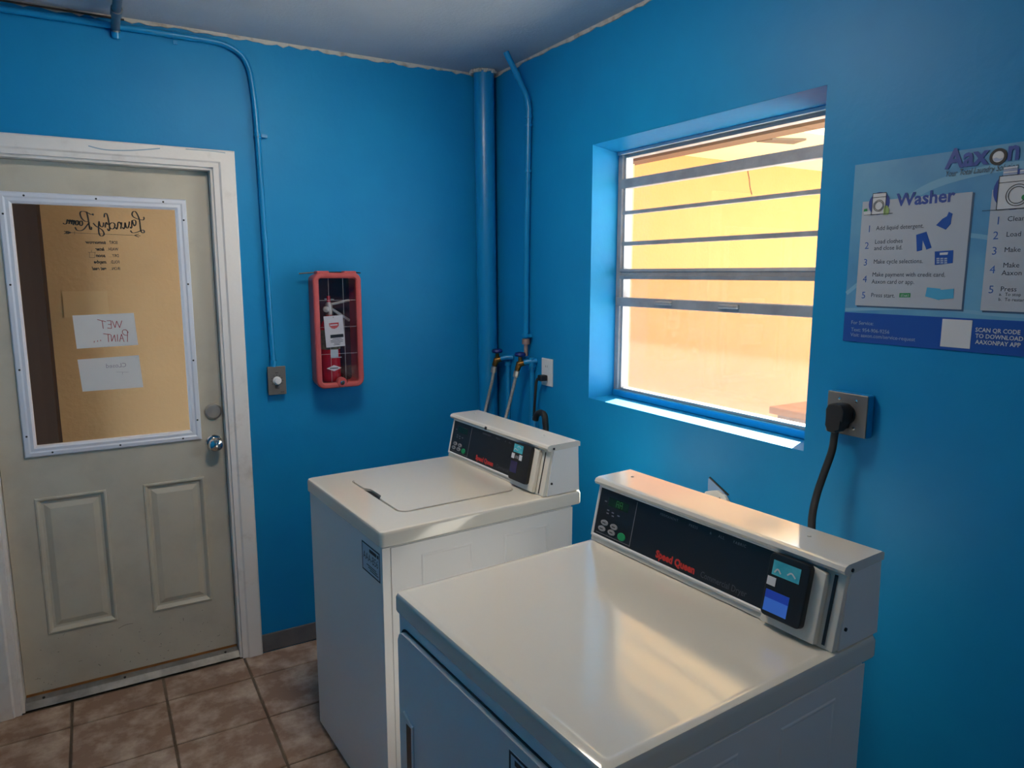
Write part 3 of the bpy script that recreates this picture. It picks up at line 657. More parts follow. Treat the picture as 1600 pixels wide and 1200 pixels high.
obj('lock', lathe([(0.0095, FD), (0.0095, FD + 0.007), (0.006, FD + 0.010), (0.002, FD + 0.010)], 16, m=Matrix.Translation((0.004, -hhf + 0.022, 0))), 'chrome', fc, True)
for s in (-1, 1): obj('hinge_lug', box(s * 0.058 - 0.026, s * 0.058 + 0.026, hhf - 0.008, hhf + 0.007, FD - 0.055, FD - 0.008, 0.004), 'red', fc)
obj('strap', tube([(-hwf - 0.038, hhf - 0.004, 0.05), (-hwf + 0.03, hhf + 0.001, 0.06), (hwf - 0.03, hhf + 0.002, 0.06), (hwf + 0.022, hhf - 0.001, 0.05)], 0.0028, 8), 'black', fc)
ex = thing('fire_extinguisher', 'red fire extinguisher with white hanging tag inside the cabinet', 'extinguisher', BWALL(FX - 0.020, FZ - hhf + 0.022, -0.052))
CY = Matrix(((1, 0, 0, 0), (0, 0, 1, 0), (0, -1, 0, 0), (0, 0, 0, 1)))   # lathe axis Z -> local Y
obj('cylinder', lathe([(0.036, 0.0), (0.040, 0.006), (0.041, 0.02), (0.041, 0.225), (0.036, 0.248), (0.022, 0.268), (0.016, 0.278), (0.016, 0.285)], 28, m=CY), 'red_gloss', ex, True)
obj('label_band', lathe([(0.0412, 0.140), (0.0416, 0.141), (0.0416, 0.222), (0.0412, 0.223)], 28, m=CY), 'yellow_lab', ex, True)
obj('valve', lathe([(0.015, 0.280), (0.017, 0.290), (0.014, 0.310), (0.016, 0.330), (0.010, 0.340)], 14, m=CY), 'steel', ex, True)
obj('gauge', lathe([(0.013, 0.012), (0.013, 0.022), (0.003, 0.024)], 14, m=Matrix.Translation((-0.018, 0.310, 0.0))), 'steel', ex, True)
obj('carry_handle', box(0, 0.092, -0.006, 0.006, -0.010, 0.010, 0.002, m=Matrix.Translation((0.010, 0.310, 0)) @ Matrix.Rotation(math.radians(-34), 4, 'Z')), 'steel', ex)
obj('squeeze_lever', box(0, 0.085, -0.005, 0.005, -0.010, 0.010, 0.002, m=Matrix.Translation((0.006, 0.330, 0)) @ Matrix.Rotation(math.radians(11), 4, 'Z')), 'steel', ex)
obj('safety_pin', box(-0.036, 0.004, 0.350, 0.353, -0.003, 0.003, m=Matrix.Rotation(math.radians(-3), 4, 'Z')), 'steel', ex)
obj('pin_clip', box(-0.008, 0.006, 0.336, 0.366, -0.006, 0.006, 0.002), 'red_gloss', ex)
tgm = Matrix.Translation((0.006, 0.218, 0.047)) @ Matrix.Rotation(math.radians(3), 4, 'Z')
tg = obj('inspection_tag', box(-0.041, 0.041, -0.066, 0.066, -0.0006, 0.0006, m=tgm), 'tag', ex)
obj('tag_emblem', prism([(-0.021, 0.036), (0.021, 0.036), (0.020, 0.022), (0.012, 0.014), (0, 0.011), (-0.012, 0.014), (-0.020, 0.022)], 0.0007, 0.0010, m=tgm), 'red_ink', tg)
obj('emblem_bar', box(-0.016, 0.016, 0.024, 0.030, 0.0010, 0.0012, m=tgm), 'tag', tg)
obj('tag_stripe', box(-0.020, 0.037, -0.028, -0.014, 0.0007, 0.0010, m=tgm), 'ink', tg)
bm = bmesh.new()
for k, (a, b) in enumerate(((-0.012, 0.028), (-0.022, 0.034), (-0.02, 0.032), (-0.006, 0.022), (-0.010, 0.018))): obj('print_line', box(a, b, -0.034 - k * 0.0062, -0.032 - k * 0.0062, 0.0007, 0.0009, m=tgm), 'ink', tg)
obj('punch_hole', lathe([(0.002, 0.0007), (0.002, 0.0010), (0.0005, 0.0010)], 10, m=tgm @ Matrix.Translation((0, 0.060, 0))), 'ink', tg)
obj('lower_tag', box(-0.013, 0.020, 0.108, 0.140, 0.0425, 0.0432), 'label', ex)
dm = obj('diamond_emblem', prism([(-0.032, 0.060), (0.0, 0.073), (0.032, 0.060), (0.0, 0.047)], 0.0405, 0.0425), 'tag', ex)
obj('emblem_print', box(-0.018, 0.018, 0.058, 0.062, 0.0425, 0.0428), 'ink', dm)
obj('upper_print', box(-0.012, 0.034, 0.104, 0.107, 0.0420, 0.0424), 'label', ex)

# ---------------------------------------------------------------- outlets, plugs and cords
ou = thing('wall_outlet', 'white double outlet with one black plug near the taps', 'outlet', RWALL(-0.503, 1.229))
obj('cover_plate', box(-0.042, 0.042, -0.060, 0.060, 0.0005, 0.007, 0.002), 'white_pl', ou)
for s in (0.024, -0.024):
    r = obj('receptacle', prism(rrect(-0.017, 0.017, s - 0.016, s + 0.016, 0.008), 0.006, 0.0085), 'white_pl', ou)
    if s > 0:
        bm = bmesh.new()
        for x in (-0.0065, 0.0065): bx(bm, x - 0.001, x + 0.001, s - 0.003, s + 0.006, 0.0085, 0.0088)
        obj('slots', bm, 'ink', r)
c1_ = thing('power_cord', 'black plug and cord hanging from the white outlet', 'cord', at(-0.0095, -0.503, 1.205))
obj('plug', box(-0.036, -0.0005, -0.014, 0.018, -0.013, 0.013, 0.005), 'black', c1_)
obj('cable', tube(catmull([(-0.025, 0.010, 0.0), (-0.03, 0.028, -0.012), (-0.031, 0.036, -0.05), (-0.032, 0.044, -0.14), (-0.034, 0.046, -0.25), (-0.034, 0.044, -0.5), (-0.034, 0.04, -1.0), (-0.06, 0.03, -1.185), (-0.22, -0.05, -1.196), (-0.30, -0.15, -1.196)], 6), 0.0062, 10), 'rubber', c1_, True)
SPX = -0.085; q = pix(835, 651, 0, SPX); SPY = q.y; SPZ = q.z
sp = thing('drain_standpipe', 'short light blue standpipe behind the washer', 'pipe', at(SPX, SPY, 0))
obj('pipe', tube([(0, 0, 0.0005), (0, 0, SPZ)], 0.0125, 16), 'blue_pipe', sp, True)
dh = thing('drain_hose', 'black hose arching over the standpipe behind the washer', 'hose', at(SPX - 0.015, SPY - 0.03, SPZ))
hp_ = [pix(u, v, 0, SPX - 0.018) - Vector((SPX - 0.015, SPY - 0.03, SPZ)) for u, v in ((836.5, 656), (838, 650), (841, 646), (846, 645), (850.5, 649), (852, 660), (852, 680))]
obj('tube', tube(catmull([tuple(v) for v in hp_] + [(-0.05, -0.11, -0.25), (-0.12, -0.14, -0.38), (-0.225, -0.17, -0.42)], 6), 0.0135, 12), 'rubber', dh, True)

o2 = thing('dryer_outlet', 'square metal outlet box with black angled plug under the poster', 'outlet', RWALL(-1.957, 1.294))
obj('back_box', box(-0.058, 0.058, -0.056, 0.056, 0.0005, 0.026, 0.004), 'blue_pipe', o2)
pl = obj('cover_plate', box(-0.057, 0.057, -0.055, 0.055, 0.026, 0.029, 0.002), mat('dull_steel_plate', (0.25, 0.23, 0.22, 1), 0.4, 0.6), o2)
obj('receptacle', lathe([(0.027, 0.028), (0.027, 0.032), (0.024, 0.034), (0.004, 0.034)], 24), 'black', o2)
for x, y in ((-0.022, 0.038), (0.026, 0.038), (0.024, -0.034)): obj('screw', lathe([(0.004, 0.028), (0.004, 0.0305), (0.002, 0.031)], 10, m=Matrix.Translation((x, y, 0))), 'chrome', o2)
c2_ = thing('power_cord', 'thick black flat cord with angled plug hanging behind the dryer', 'cord', RWALL(-1.957, 1.294, -0.0345))
obj('plug', prism([(-0.030, 0.012), (-0.022, 0.028), (-0.004, 0.032), (0.016, 0.030), (0.024, 0.014), (0.022, -0.012), (0.008, -0.032), (0.004, -0.046), (-0.022, -0.046), (-0.026, -0.028)], 0.0, 0.042, bev=0.006), 'rubber', c2_, True)
obj('cable', tube(catmull([(-0.009, -0.040, 0.022), (-0.011, -0.06, 0.022), (-0.015, -0.10, 0.022), (-0.030, -0.17, 0.03), (-0.034, -0.22, 0.045), (-0.025, -0.27, 0.07), (-0.010, -0.34, 0.09), (0.0, -0.60, 0.11), (0.02, -0.85, 0.20), (0.05, -0.98, 0.3755)], 6), 0.0108, 12, flat=(1.0, 0.62)), 'rubber', c2_, True)

# hole in the wall behind the dryer
hp = thing('wall_hole', 'rough white filled hole with dark gap in the wall behind the dryer', 'hole', RWALL(-1.515, 0.935))
obj('filler', prism([(-0.055, 0.012), (-0.03, 0.022), (-0.002, 0.030), (0.03, 0.022), (0.055, -0.005), (0.06, -0.03), (-0.04, -0.03), (-0.062, -0.01)], 0.0005, 0.012, bev=0.003), 'foam', hp)
obj('vent_gap', prism([(0.010, 0.012), (0.05, -0.012), (0.085, -0.03), (0.02, -0.028)], 0.0124, 0.014), 'black', hp)
obj('flap', prism([(-0.048, 0.060), (-0.044, 0.064), (0.04, 0.026), (0.036, 0.022)], 0.0005, 0.0035), 'black', hp)
obj('torn_paint', prism([(-0.050, 0.056), (-0.044, 0.060), (0.030, 0.027), (0.0, 0.024), (-0.05, 0.016)], 0.0005, 0.003), mat('torn_blue_paint', (0.22, 0.36, 0.58, 1), 0.6), hp)

# ---------------------------------------------------------------- poster
PW, PH = 0.622, 0.447
po = thing('poster', 'glossy blue laundry instruction poster beside the window', 'poster', RWALL(-1.9135 - PW / 2, 1.481 + PH / 2))
def pu(u, v):  # pixel -> poster coordinates
    q = pix(u, v, 0, 0.0); return (-(q.y - (-1.9135 - PW / 2)), q.z - (1.481 + PH / 2))
obj('sheet', box(-PW / 2, PW / 2, -PH / 2, PH / 2, 0.0008, 0.0022), 'p_blue', po)
obj('bottom_band', box(-PW / 2, PW / 2, -PH / 2, -PH / 2 + 0.075, 0.0022, 0.0026), 'p_navy', po)
bm = bmesh.new()
ribbon(bm, [(-0.27, 0.02), (-0.16, 0.13), (-0.03, 0.17), (0.12, 0.17), (0.26, 0.12)], 0.018, 0.0022, 8, th=0.0001)
ribbon(bm, [(-0.31, -0.10), (-0.20, -0.02), (-0.05, 0.035), (0.1, 0.02), (0.3, 0.06)], 0.010, 0.0022, 8, th=0.0001)
ribbon(bm, [(-0.31, -0.142), (-0.1, -0.13), (0.1, -0.138), (0.31, -0.125)], 0.008, 0.0022, 8, th=0.0001)
obj('swirl', bm, 'p_swirl', po)
for x0 in (-0.282, 0.020):
    c = obj('card_edge', box(x0 + 0.004, x0 + 0.266, -0.1335, 0.128, 0.0022, 0.0028), 'p_shadow', po)
    obj('card', box(x0, x0 + 0.262, -0.1295, 0.130, 0.0028, 0.0034), 'p_card', po)
Z = 0.0038
def T(body, u, v, size, material, **k):
    x, y = pu(u, v); return text(body, size, x, y, Z, material, po, **k)
# headline
T('Aax', 1479, 263.5, 0.059, 'p_ink_b', bold=0.0018, sx=0.93); T('n', 1574, 250.5, 0.059, 'p_ink_b', bold=0.0018, sx=0.85)
x, y = pu(1561, 245)
obj('logo_ring', lathe([(0.0175, 0.0024), (0.0175, 0.0036), (0.0115, 0.0036), (0.0115, 0.0024)], 28, m=Matrix.Translation((x, y, 0))), 'ink', po)
lw = obj('logo_drum', lathe([(0.0116, 0.0024), (0.0116, 0.0033), (0.001, 0.0033)], 24, m=Matrix.Translation((x, y, 0))), 'p_white', po)
obj('logo_water', prism([(x - 0.0105, y - 0.003), (x - 0.004, y - 0.001), (x + 0.003, y - 0.005), (x + 0.0105, y - 0.003), (x + 0.006, y - 0.009), (x - 0.006, y - 0.009)], 0.0033, 0.0035), 'p_pale', lw)
T('Your Total Laundry Solution', 1477, 276.5, 0.0185, 'p_ink', shear=0.35, sx=0.70)
T('Washer', 1402, 322, 0.041, 'p_ink_b', bold=0.0011, sx=1.02)
for n, u, v in (('1', 1356, 363), ('2', 1352, 389), ('3', 1350, 415), ('4', 1349, 441), ('5', 1347, 466)): T(n, u, v, 0.024, 'p_ink_n', sx=1.0)
for s, u, v in (('Add liquid detergent.', 1370, 360), ('Load clothes', 1368, 381), ('and close lid.', 1367, 391), ('Make cycle selections.', 1366, 412), ('Make payment with credit card,', 1364, 432), ('Aaxon card or app.', 1363, 443), ('Press start.', 1362, 464)): T(s, u, v, 0.0150, 'p_ink', sx=0.93)
for n, u, v in (('1', 1556, 351), ('2', 1552, 374), ('3', 1550, 398), ('4', 1547, 427), ('5', 1545, 458)): T(n, u, v, 0.024, 'p_ink_n')
for s, u, v, z in (('Clean', 1575, 346, .0150), ('Load', 1573, 370, .0150), ('Make', 1570, 394, .0150), ('Make', 1568, 418, .0150), ('Aaxon', 1566, 430, .0150), ('Press', 1564, 455, .0150), ('a.  To stop', 1562, 462, .0098), ('b.  To restart', 1561, 470, .0098)): T(s, u, v, z, 'p_ink')
for s, u, v in (('For Service:', 1331, 506), ('Text: 954-906-9256', 1331, 517), ('Visit: aaxon.com/service-request', 1330, 525)): T(s, u, v, 0.0132, 'p_pale', sx=0.98)
for s, v in (('SCAN QR CODE', 518), ('TO DOWNLOAD', 527.5), ('AAXONPAY APP', 537)): T(s, 1525, v, 0.0132, 'p_white', bold=0.0002, sx=0.93)
x0, y0 = pu(1470, 541); x1, y1 = pu(1516, 499)
obj('blank_square', box(x0, x0 + 0.0655, y0, y0 + 0.064, 0.0026, 0.0034), 'p_white', po)
def quad(name, pts, material, z0=0.0034, z1=0.0040, par=None): return obj(name, prism([pu(*p) for p in pts], z0, z1), material, par or po)
# washer icon
def icon(px, mirror_big=False):
    g = px
    x, y = pu(*g['c']); r = g['r']
    d = obj('icon_disc', lathe([(r, 0.0034), (r, 0.0037), (0.001, 0.0037)], 26, m=Matrix.Translation((x, y, 0))), 'p_ink_b', po)
    b = obj('icon_machine', box(x + g['b'][0], x + g['b'][1], y + g['b'][2], y + g['b'][3], 0.0037, 0.0041), 'p_white', po)
    bm = bmesh.new(); w = 0.0012
    X0, X1, Y0, Y1 = x + g['b'][0], x + g['b'][1], y + g['b'][2], y + g['b'][3]
    for a, c in (((X0, Y0), (X1, Y0)), ((X1, Y0), (X1, Y1)), ((X1, Y1), (X0, Y1)), ((X0, Y1), (X0, Y0)), ((X0, Y1 - g['s'] * .010), (X1, Y1 - g['s'] * .010)), ((X0 - 0.02 * g['s'], Y0), (X1 + 0.02 * g['s'], Y0))): ribbon(bm, [a, c], w, 0.0042)
    mx, my = (X0 + X1) / 2, (Y0 + Y1 - g['s'] * .010) / 2
    for rr in (g['d'], g['d'] * 0.78): ribbon(bm, [(mx + rr * math.cos(k * math.pi / 10), my + rr * math.sin(k * math.pi / 10)) for k in range(21)], w * 1.2, 0.0042, 2)
    obj('icon_lines', bm, 'ink', b)
    return mx, my, Y0
ic = icon(dict(c=(1375, 318), r=0.0275, b=(-0.0175, 0.0175, -0.026, 0.025), d=0.0135, s=1.0))
quad('icon_bottle', [(1382, 336), (1390, 335), (1391, 327), (1388, 321), (1384, 322), (1382, 328)], 'p_lime', 0.0041, 0.0045)
quad('icon_basket', [(1352, 338), (1361, 337), (1361, 330), (1351, 331)], 'p_white', 0.0037, 0.0042)
quad('icon_plant', [(1351, 331), (1357, 330), (1356, 326), (1352, 327)], 'p_green', 0.0041, 0.0045)
ic2 = icon(dict(c=(1587, 296), r=0.042, b=(-0.032, 0.045, -0.040, 0.030), d=0.022, s=1.4))
for k in range(5): obj('folded_towel', box(ic2[0] - 0.032, ic2[0] - 0.005, ic2[1] + 0.038 + k * 0.0045, ic2[1] + 0.0418 + k * 0.0045, 0.0037, 0.0042), 'p_pale' if k % 2 else 'p_white', po)
for k in range(3): obj('folded_towel', box(ic2[0], ic2[0] + 0.030, ic2[1] + 0.038 + k * 0.0045, ic2[1] + 0.0418 + k * 0.0045, 0.0037, 0.0042), 'p_pale' if k % 2 else 'p_white', po)
obj('icon_leaf', lathe([(0.006, 0.0042), (0.006, 0.0046), (0.001, 0.0046)], 12, m=Matrix.Translation((ic2[0] + 0.014, ic2[1] - 0.006, 0))), 'p_green', po)
# small pictures on the card
quad('bottle_picture', [(1464, 352), (1479, 359), (1487, 350), (1488, 341), (1490, 334), (1484, 331), (1481, 338), (1474, 342)], 'p_navy')
quad('trousers_picture', [(1433, 367), (1449, 362), (1457, 387), (1449, 390), (1443, 375), (1442, 391), (1434, 393)], 'p_navy')
kp = quad('keypad_picture', [(1462, 393), (1491, 391), (1490, 411), (1462, 414)], 'p_navy')
for r in range(3):
    for c in range(3): quad('key', [(1465 + c * 6, 403 + r * 3.2), (1469.5 + c * 6, 402.7 + r * 3.2), (1469.4 + c * 6, 405 + r * 3.2), (1464.8 + c * 6, 405.4 + r * 3.2)], 'p_pale', 0.0040, 0.0043, kp)
quad('key_display', [(1470, 395), (1483, 394), (1482, 398), (1470, 398.5)], 'p_white', 0.0040, 0.0043, kp)
quad('card_picture', [(1450, 449), (1471, 451), (1469, 469), (1447, 463)], 'p_cyan')
quad('card_picture', [(1470, 453), (1492, 451), (1491, 466), (1468, 468)], 'p_cyan', 0.0034, 0.0042)
sb = quad('start_button_picture', [(1407, 458), (1424, 458), (1423.5, 464.6), (1406.5, 464.6)], 'p_green')
x, y = pu(1408.6, 463.4); text('START', 0.0075, x, y, 0.0043, 'p_white', po)

# ---------------------------------------------------------------- washer and dryer
def slope_frame(W_, z):     # console face: X to viewer's right, Y up the slope, Z outwards; origin at the far bottom corner
    Y = Vector((0.2156, 0, 0.9765)).normalized(); X = Vector((0, -1, 0))
    return frm((0.560, W_ - 0.008, z), X, Y, X.cross(Y))
def console(root, W_, D_, z, R0, R1, words, lcd):
    body = [(0.560, z), (0.592, z + 0.146), (0.700, z + 0.163), (0.705, z + 0.160), (0.706, z)]
    XZ = Matrix(((1, 0, 0, 0), (0, 0, 1, 0), (0, 1, 0, 0), (0, 0, 0, 1)))
    con = obj('console', prism(body, 0.008, W_ - 0.008, m=XZ, bev=0.003), 'cream_plastic', root, True)
    # top cover with rounded front lip
    cap = [(0.586, z + 0.146), (0.577, z + 0.150), (0.574, z + 0.157), (0.578, z + 0.164), (0.588, z + 0.167), (0.700, z + 0.168), (0.708, z + 0.164), (0.708, z + 0.150)]
    obj('console_top', prism(cap, 0.004, W_ - 0.004, m=XZ), 'enamel', root, True)
    side = [(0.575, z + 0.001), (0.600, z + 0.147), (0.700, z + 0.150), (0.706, z + 0.001)]
    for y0, y1 in ((0.0045, 0.0085), (W_ - 0.0085, W_ - 0.0045)): obj('end_cap', prism(side, y0, y1, m=XZ), 'enamel_side', root)
    for x_, z_ in ((0.600, z + 0.154), (0.592, z + 0.040)):
        obj('screw', lathe([(0.0038, 0.0), (0.0038, 0.0025), (0.002, 0.003)], 10, m=frm((x_, 0.0045, z_), (1, 0, 0), (0, 0, 1), (0, -1, 0))), 'rubber', con)
    for y_ in (0.13, W_ - 0.06): obj('screw', lathe([(0.004, 0.0), (0.004, 0.0015), (0.002, 0.002)], 10, m=Matrix.Translation((0.655, y_, z + 0.1678))), 'steel', con)
    F = slope_frame(W_, z)
    pn = obj('control_panel', box(0.010, R1 + 0.012, 0.022, 0.143, 0.0005, 0.003, m=F), 'panel', root)
    obj('bezel', rect_frame([(-0.008, 0.0), (-0.008, 0.005), (-0.003, 0.006), (0.0, 0.004), (0.0, 0.0)], 0.010, R1 + 0.012, 0.022, 0.143).__class__ and loops([[F @ Vector(p) for p in r] for r in [[(0.010 + i, 0.022 + i, h_), (R1 + 0.012 - i, 0.022 + i, h_), (R1 + 0.012 - i, 0.143 - i, h_), (0.010 + i, 0.143 - i, h_)] for i, h_ in [(-0.007, 0.0), (-0.007, 0.005), (-0.003, 0.006), (0.0, 0.004), (0.0, 0.0)]]]), 'enamel_side', root)
    bm = bmesh.new(); bx(bm, 0.143, 0.1445, 0.026, 0.139, 0.003, 0.0036, m=F); bx(bm, 0.018, 0.143, 0.0275, 0.0287, 0.003, 0.0034, m=F)
    obj('panel_line', bm, 'grey_ink', pn)
    for u, v in ((0.044, 0.058), (0.080, 0.057), (0.038, 0.041), (0.075, 0.041)):
        bt = obj('button', lathe([(0.0115, 0.003), (0.0115, 0.005), (0.009, 0.0056), (0.002, 0.0056)], 14, m=F @ Matrix.Translation((u, v, 0)) @ Matrix.Diagonal((1.15, 0.62, 1, 1))), 'btn', root)
        obj('button_mark', box(u - 0.006, u + 0.006, v - 0.0012, v + 0.0012, 0.0056, 0.0058, m=F), 'ink', bt)
    tag(obj('start_button', lathe([(0.0125, 0.003), (0.0125, 0.005), (0.010, 0.0056), (0.002, 0.0056)], 16, m=F @ Matrix.Translation((0.112, 0.041, 0)) @ Matrix.Diagonal((1.1, 0.8, 1, 1))), 'btn_g', root), 'green start button')
    ld = obj('display', box(0.045, 0.118, 0.104, 0.126, 0.003, 0.0036, m=F), 'lcd', root)
    if lcd:
        bm = bmesh.new()
        for k in range(2):
            x = 0.075 + k * 0.013
            for a, b in (((x, .107), (x, .115)), ((x, .115), (x, .123)), ((x, .123), (x + .008, .123)), ((x + .008, .123), (x + .008, .115)), ((x + .008, .115), (x, .115)), ((x + .008, .115), (x + .008, .107))):
                ribbon(bm, [a, b], 0.0016, 0.0037)
        bmesh.ops.transform(bm, matrix=F, verts=bm.verts); obj('digits', bm, 'lcd_ink', ld)
    bm = bmesh.new()
    for u, v in ((0.034, 0.112), (0.048, 0.092), (0.048, 0.084), (0.066, 0.090), (0.068, 0.082), (0.088, 0.088)): bx(bm, u - 0.004, u + 0.004, v - 0.0015, v + 0.0015, 0.003, 0.0033, m=F)
    obj('indicator_marks', bm, 'grey_ink', pn)
    text('PERMANENT', 0.0085, 0.222, 0.129, 0.0033, 'grey_ink', pn, m=F, space=1.25); text('PRESS', 0.0085, 0.312, 0.129, 0.0033, 'grey_ink', pn, m=F, space=1.25)
    text('&', 0.0085, 0.372, 0.129, 0.0033, 'grey_ink', pn, m=F); text('ALL', 0.0085, 0.396, 0.129, 0.0033, 'grey_ink', pn, m=F, space=1.25); text('FABRIC', 0.0085, 0.436, 0.129, 0.0033, 'grey_ink', pn, m=F, space=1.25)
    tag(text('Speed Queen', 0.0235, words[1], 0.031, 0.0033, 'red_ink', pn, m=F, bold=0.0011, sx=words[3]), 'red lettering')
    text(words[0], 0.0195, words[2], 0.031, 0.0033, 'dim_ink', pn, m=F, sx=0.82)
    # card reader housing
    w_ = R1 - R0
    hs = obj('reader_housing', prism([(R0 - 0.006, 0.004), (R1 + 0.030, 0.004), (R1 + 0.030, 0.140), (R1 + 0.002, 0.146), (R0 + 0.01, 0.146)], 0.001, 0.016, m=F, bev=0.003), 'cream_plastic', root, True)
    rd = obj('card_reader', prism(rrect(R0, R1 + 0.006, 0.022, 0.147, 0.010, 4), 0.010, 0.030, m=F, bev=0.003), 'black', root, True)
    return F, rd, R0, w_, pn
def sticker(name, F, rd, u0, u1, v0, v1, material, z=0.0302, lab=None):
    o = obj(name, box(u0, u1, v0, v1, z, z + 0.0006, m=F), material, rd)
    if lab: o['label'] = lab
    return o
def side_panel(root, D_, zt, y, embs, sgn):      # side sheet with two shallow embossed rectangles
    bm = bmesh.new()
    for x0, x1, z0, z1 in embs:
        pr = [(0, 0.0), (0.003, 0.0012), (0.006, 0.0012), (0.009, 0.0)]
        loops([[(x0 + i, y - sgn * h_, z0 + i), (x1 - i, y - sgn * h_, z0 + i), (x1 - i, y - sgn * h_, z1 - i), (x0 + i, y - sgn * h_, z1 - i)] for i, h_ in pr], bm, close=False)
    return bm

def machine(name, label, pos, a, W_, D_, zt, deck_h, kind):
    r = thing(name, label, kind, at(pos[0], pos[1], 0, a))
    zb = zt - deck_h
    # cabinet body with rounded front posts
    obj('cabinet', prism(rrect(0.006, D_ - 0.035, 0.006, W_ - 0.006, 0.010, 3), 0.022, zb - 0.003, m=None), 'enamel_side', r, True)
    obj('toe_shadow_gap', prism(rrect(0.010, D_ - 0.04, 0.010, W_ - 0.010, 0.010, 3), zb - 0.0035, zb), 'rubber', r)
    for x in (0.06, D_ - 0.09):
        for y in (0.06, W_ - 0.06): obj('foot', lathe([(0.022, 0.0005), (0.022, 0.012), (0.012, 0.016), (0.012, 0.024)], 14, m=Matrix.Translation((x, y, 0))), 'rubber', r)
    obj('back_panel', box(D_ - 0.0365, D_ - 0.033, 0.02, W_ - 0.02, 0.04, zb - 0.01), 'galv' if kind == 'dryer' else 'enamel_side', r)
    # side panel seam strip and embossing
    obj('front_post', box(0.0045, 0.028, 0.0035, 0.0065, 0.024, zb - 0.003, 0.0008, 1), 'enamel_side', r)
    obj('side_sheet', box(0.031, D_ - 0.036, 0.0032, 0.0062, 0.024, zb - 0.006, 0.001, 1), 'enamel_side', r)
    bm = side_panel(r, D_, zt, 0.0032, [(0.125, 0.297, 0.10, zb - 0.045), (0.41, 0.575, 0.10, zb - 0.045)], 1)
    obj('embossing', bm, 'enamel_side', r)
    return r, zb

# --- washer
wW, wD, wZ = 0.647, 0.715, 0.948
r, zb = machine('washing_machine', 'white top-loading washing machine next to the door wall', (-1.063, -1.281), 0.055, wW, wD, wZ, 0.046, 'washer')
# deck with a recess for the lid
bm = bmesh.new(); lx0, lx1, ly0, ly1 = 0.118, 0.530, 0.120, 0.527
out = rrect(0.0, wD, 0.0, wW, 0.014, 4); n4 = len(out)
bmd = bmesh.new()
rings = [[(x, y, zb) for x, y in rrect(0.0015, wD - 0.0015, 0.0015, wW - 0.0015, 0.013, 4)], [(x, y, zb + 0.003) for x, y in out], [(x, y, wZ - 0.010) for x, y in out],
         [(x, y, wZ - 0.003) for x, y in rrect(0.003, wD - 0.003, 0.003, wW - 0.003, 0.013, 4)], [(x, y, wZ) for x, y in rrect(0.011, wD - 0.011, 0.011, wW - 0.011, 0.010, 4)],
         [(x, y, wZ) for x, y in rrect(lx0 - 0.004, lx1 + 0.004, ly0 - 0.004, ly1 + 0.004, 0.034, 4)], [(x, y, wZ - 0.008) for x, y in rrect(lx0 - 0.002, lx1 + 0.002, ly0 - 0.002, ly1 + 0.002, 0.034, 4)]]
loops(rings, bmd, close=False, cap0=True, cap1=True); obj('top_deck', bmd, 'enamel', r, True)
lidp = []
for x, y in rrect(lx0, lx1, ly0, ly1, 0.032, 6): lidp.append((x, y))
# grip notch in the lid's front edge
notch = [(lx0, 0.405), (lx0 + 0.016, 0.385), (lx0 + 0.016, 0.300), (lx0, 0.280)]
lid_poly = []
for i, p in enumerate(lidp):
    lid_poly.append(p)
    q = lidp[(i + 1) % len(lidp)]
    if abs(p[0] - lx0) < 1e-6 and abs(q[0] - lx0) < 1e-6 and p[1] > q[1]: lid_poly += notch
lid = obj('lid', prism(lid_poly, wZ - 0.007, wZ + 0.003, bev=0.002), 'enamel', r, True)
obj('grip_recess', box(lx0 - 0.001, lx0 + 0.017, 0.278, 0.407, wZ - 0.0075, wZ - 0.005), 'rubber', lid)
F, rd, R0, w_, pn = console(r, wW, wD, wZ, 0.462, 0.560, ('Commercial Washer', 0.205, 0.345, 0.93), False)
st = sticker('reader_label', F, rd, 0.470, 0.522, 0.114, 0.141, 'st_cyan', lab='cyan card reader label')
bm = bmesh.new(); ribbon(bm, [(0.474, 0.120), (0.480, 0.126), (0.490, 0.122), (0.498, 0.124)], 0.002, 0.0309); ribbon(bm, [(0.490, 0.132), (0.500, 0.136), (0.512, 0.131)], 0.002, 0.0309)
bmesh.ops.transform(bm, matrix=F, verts=bm.verts); obj('label_mark', bm, 'st_white', rd)
sticker('reader_sticker', F, rd, 0.464, 0.481, 0.092, 0.109, 'st_white'); sticker('reader_sticker', F, rd, 0.508, 0.524, 0.092, 0.110, 'st_white')
for u in (0.487, 0.497): sticker('reader_sticker', F, rd, u, u + 0.006, 0.094, 0.104, 'btn')
sticker('screen', F, rd, 0.466, 0.505, 0.046, 0.084, 'scr_off', lab='dark violet screen')
obj('slot', box(0.6050, 0.6085, 0.006, 0.142, 0.0008, 0.0022, m=F), 'black', r)
obj('key_lock', lathe([(0.006, 0.0), (0.006, 0.006), (0.003, 0.007)], 14, m=frm((0.577, wW - 0.27, wZ + 0.156), (0, -1, 0), (0.3, 0, 0.95), (-0.95, 0, 0.3))), 'black', r)
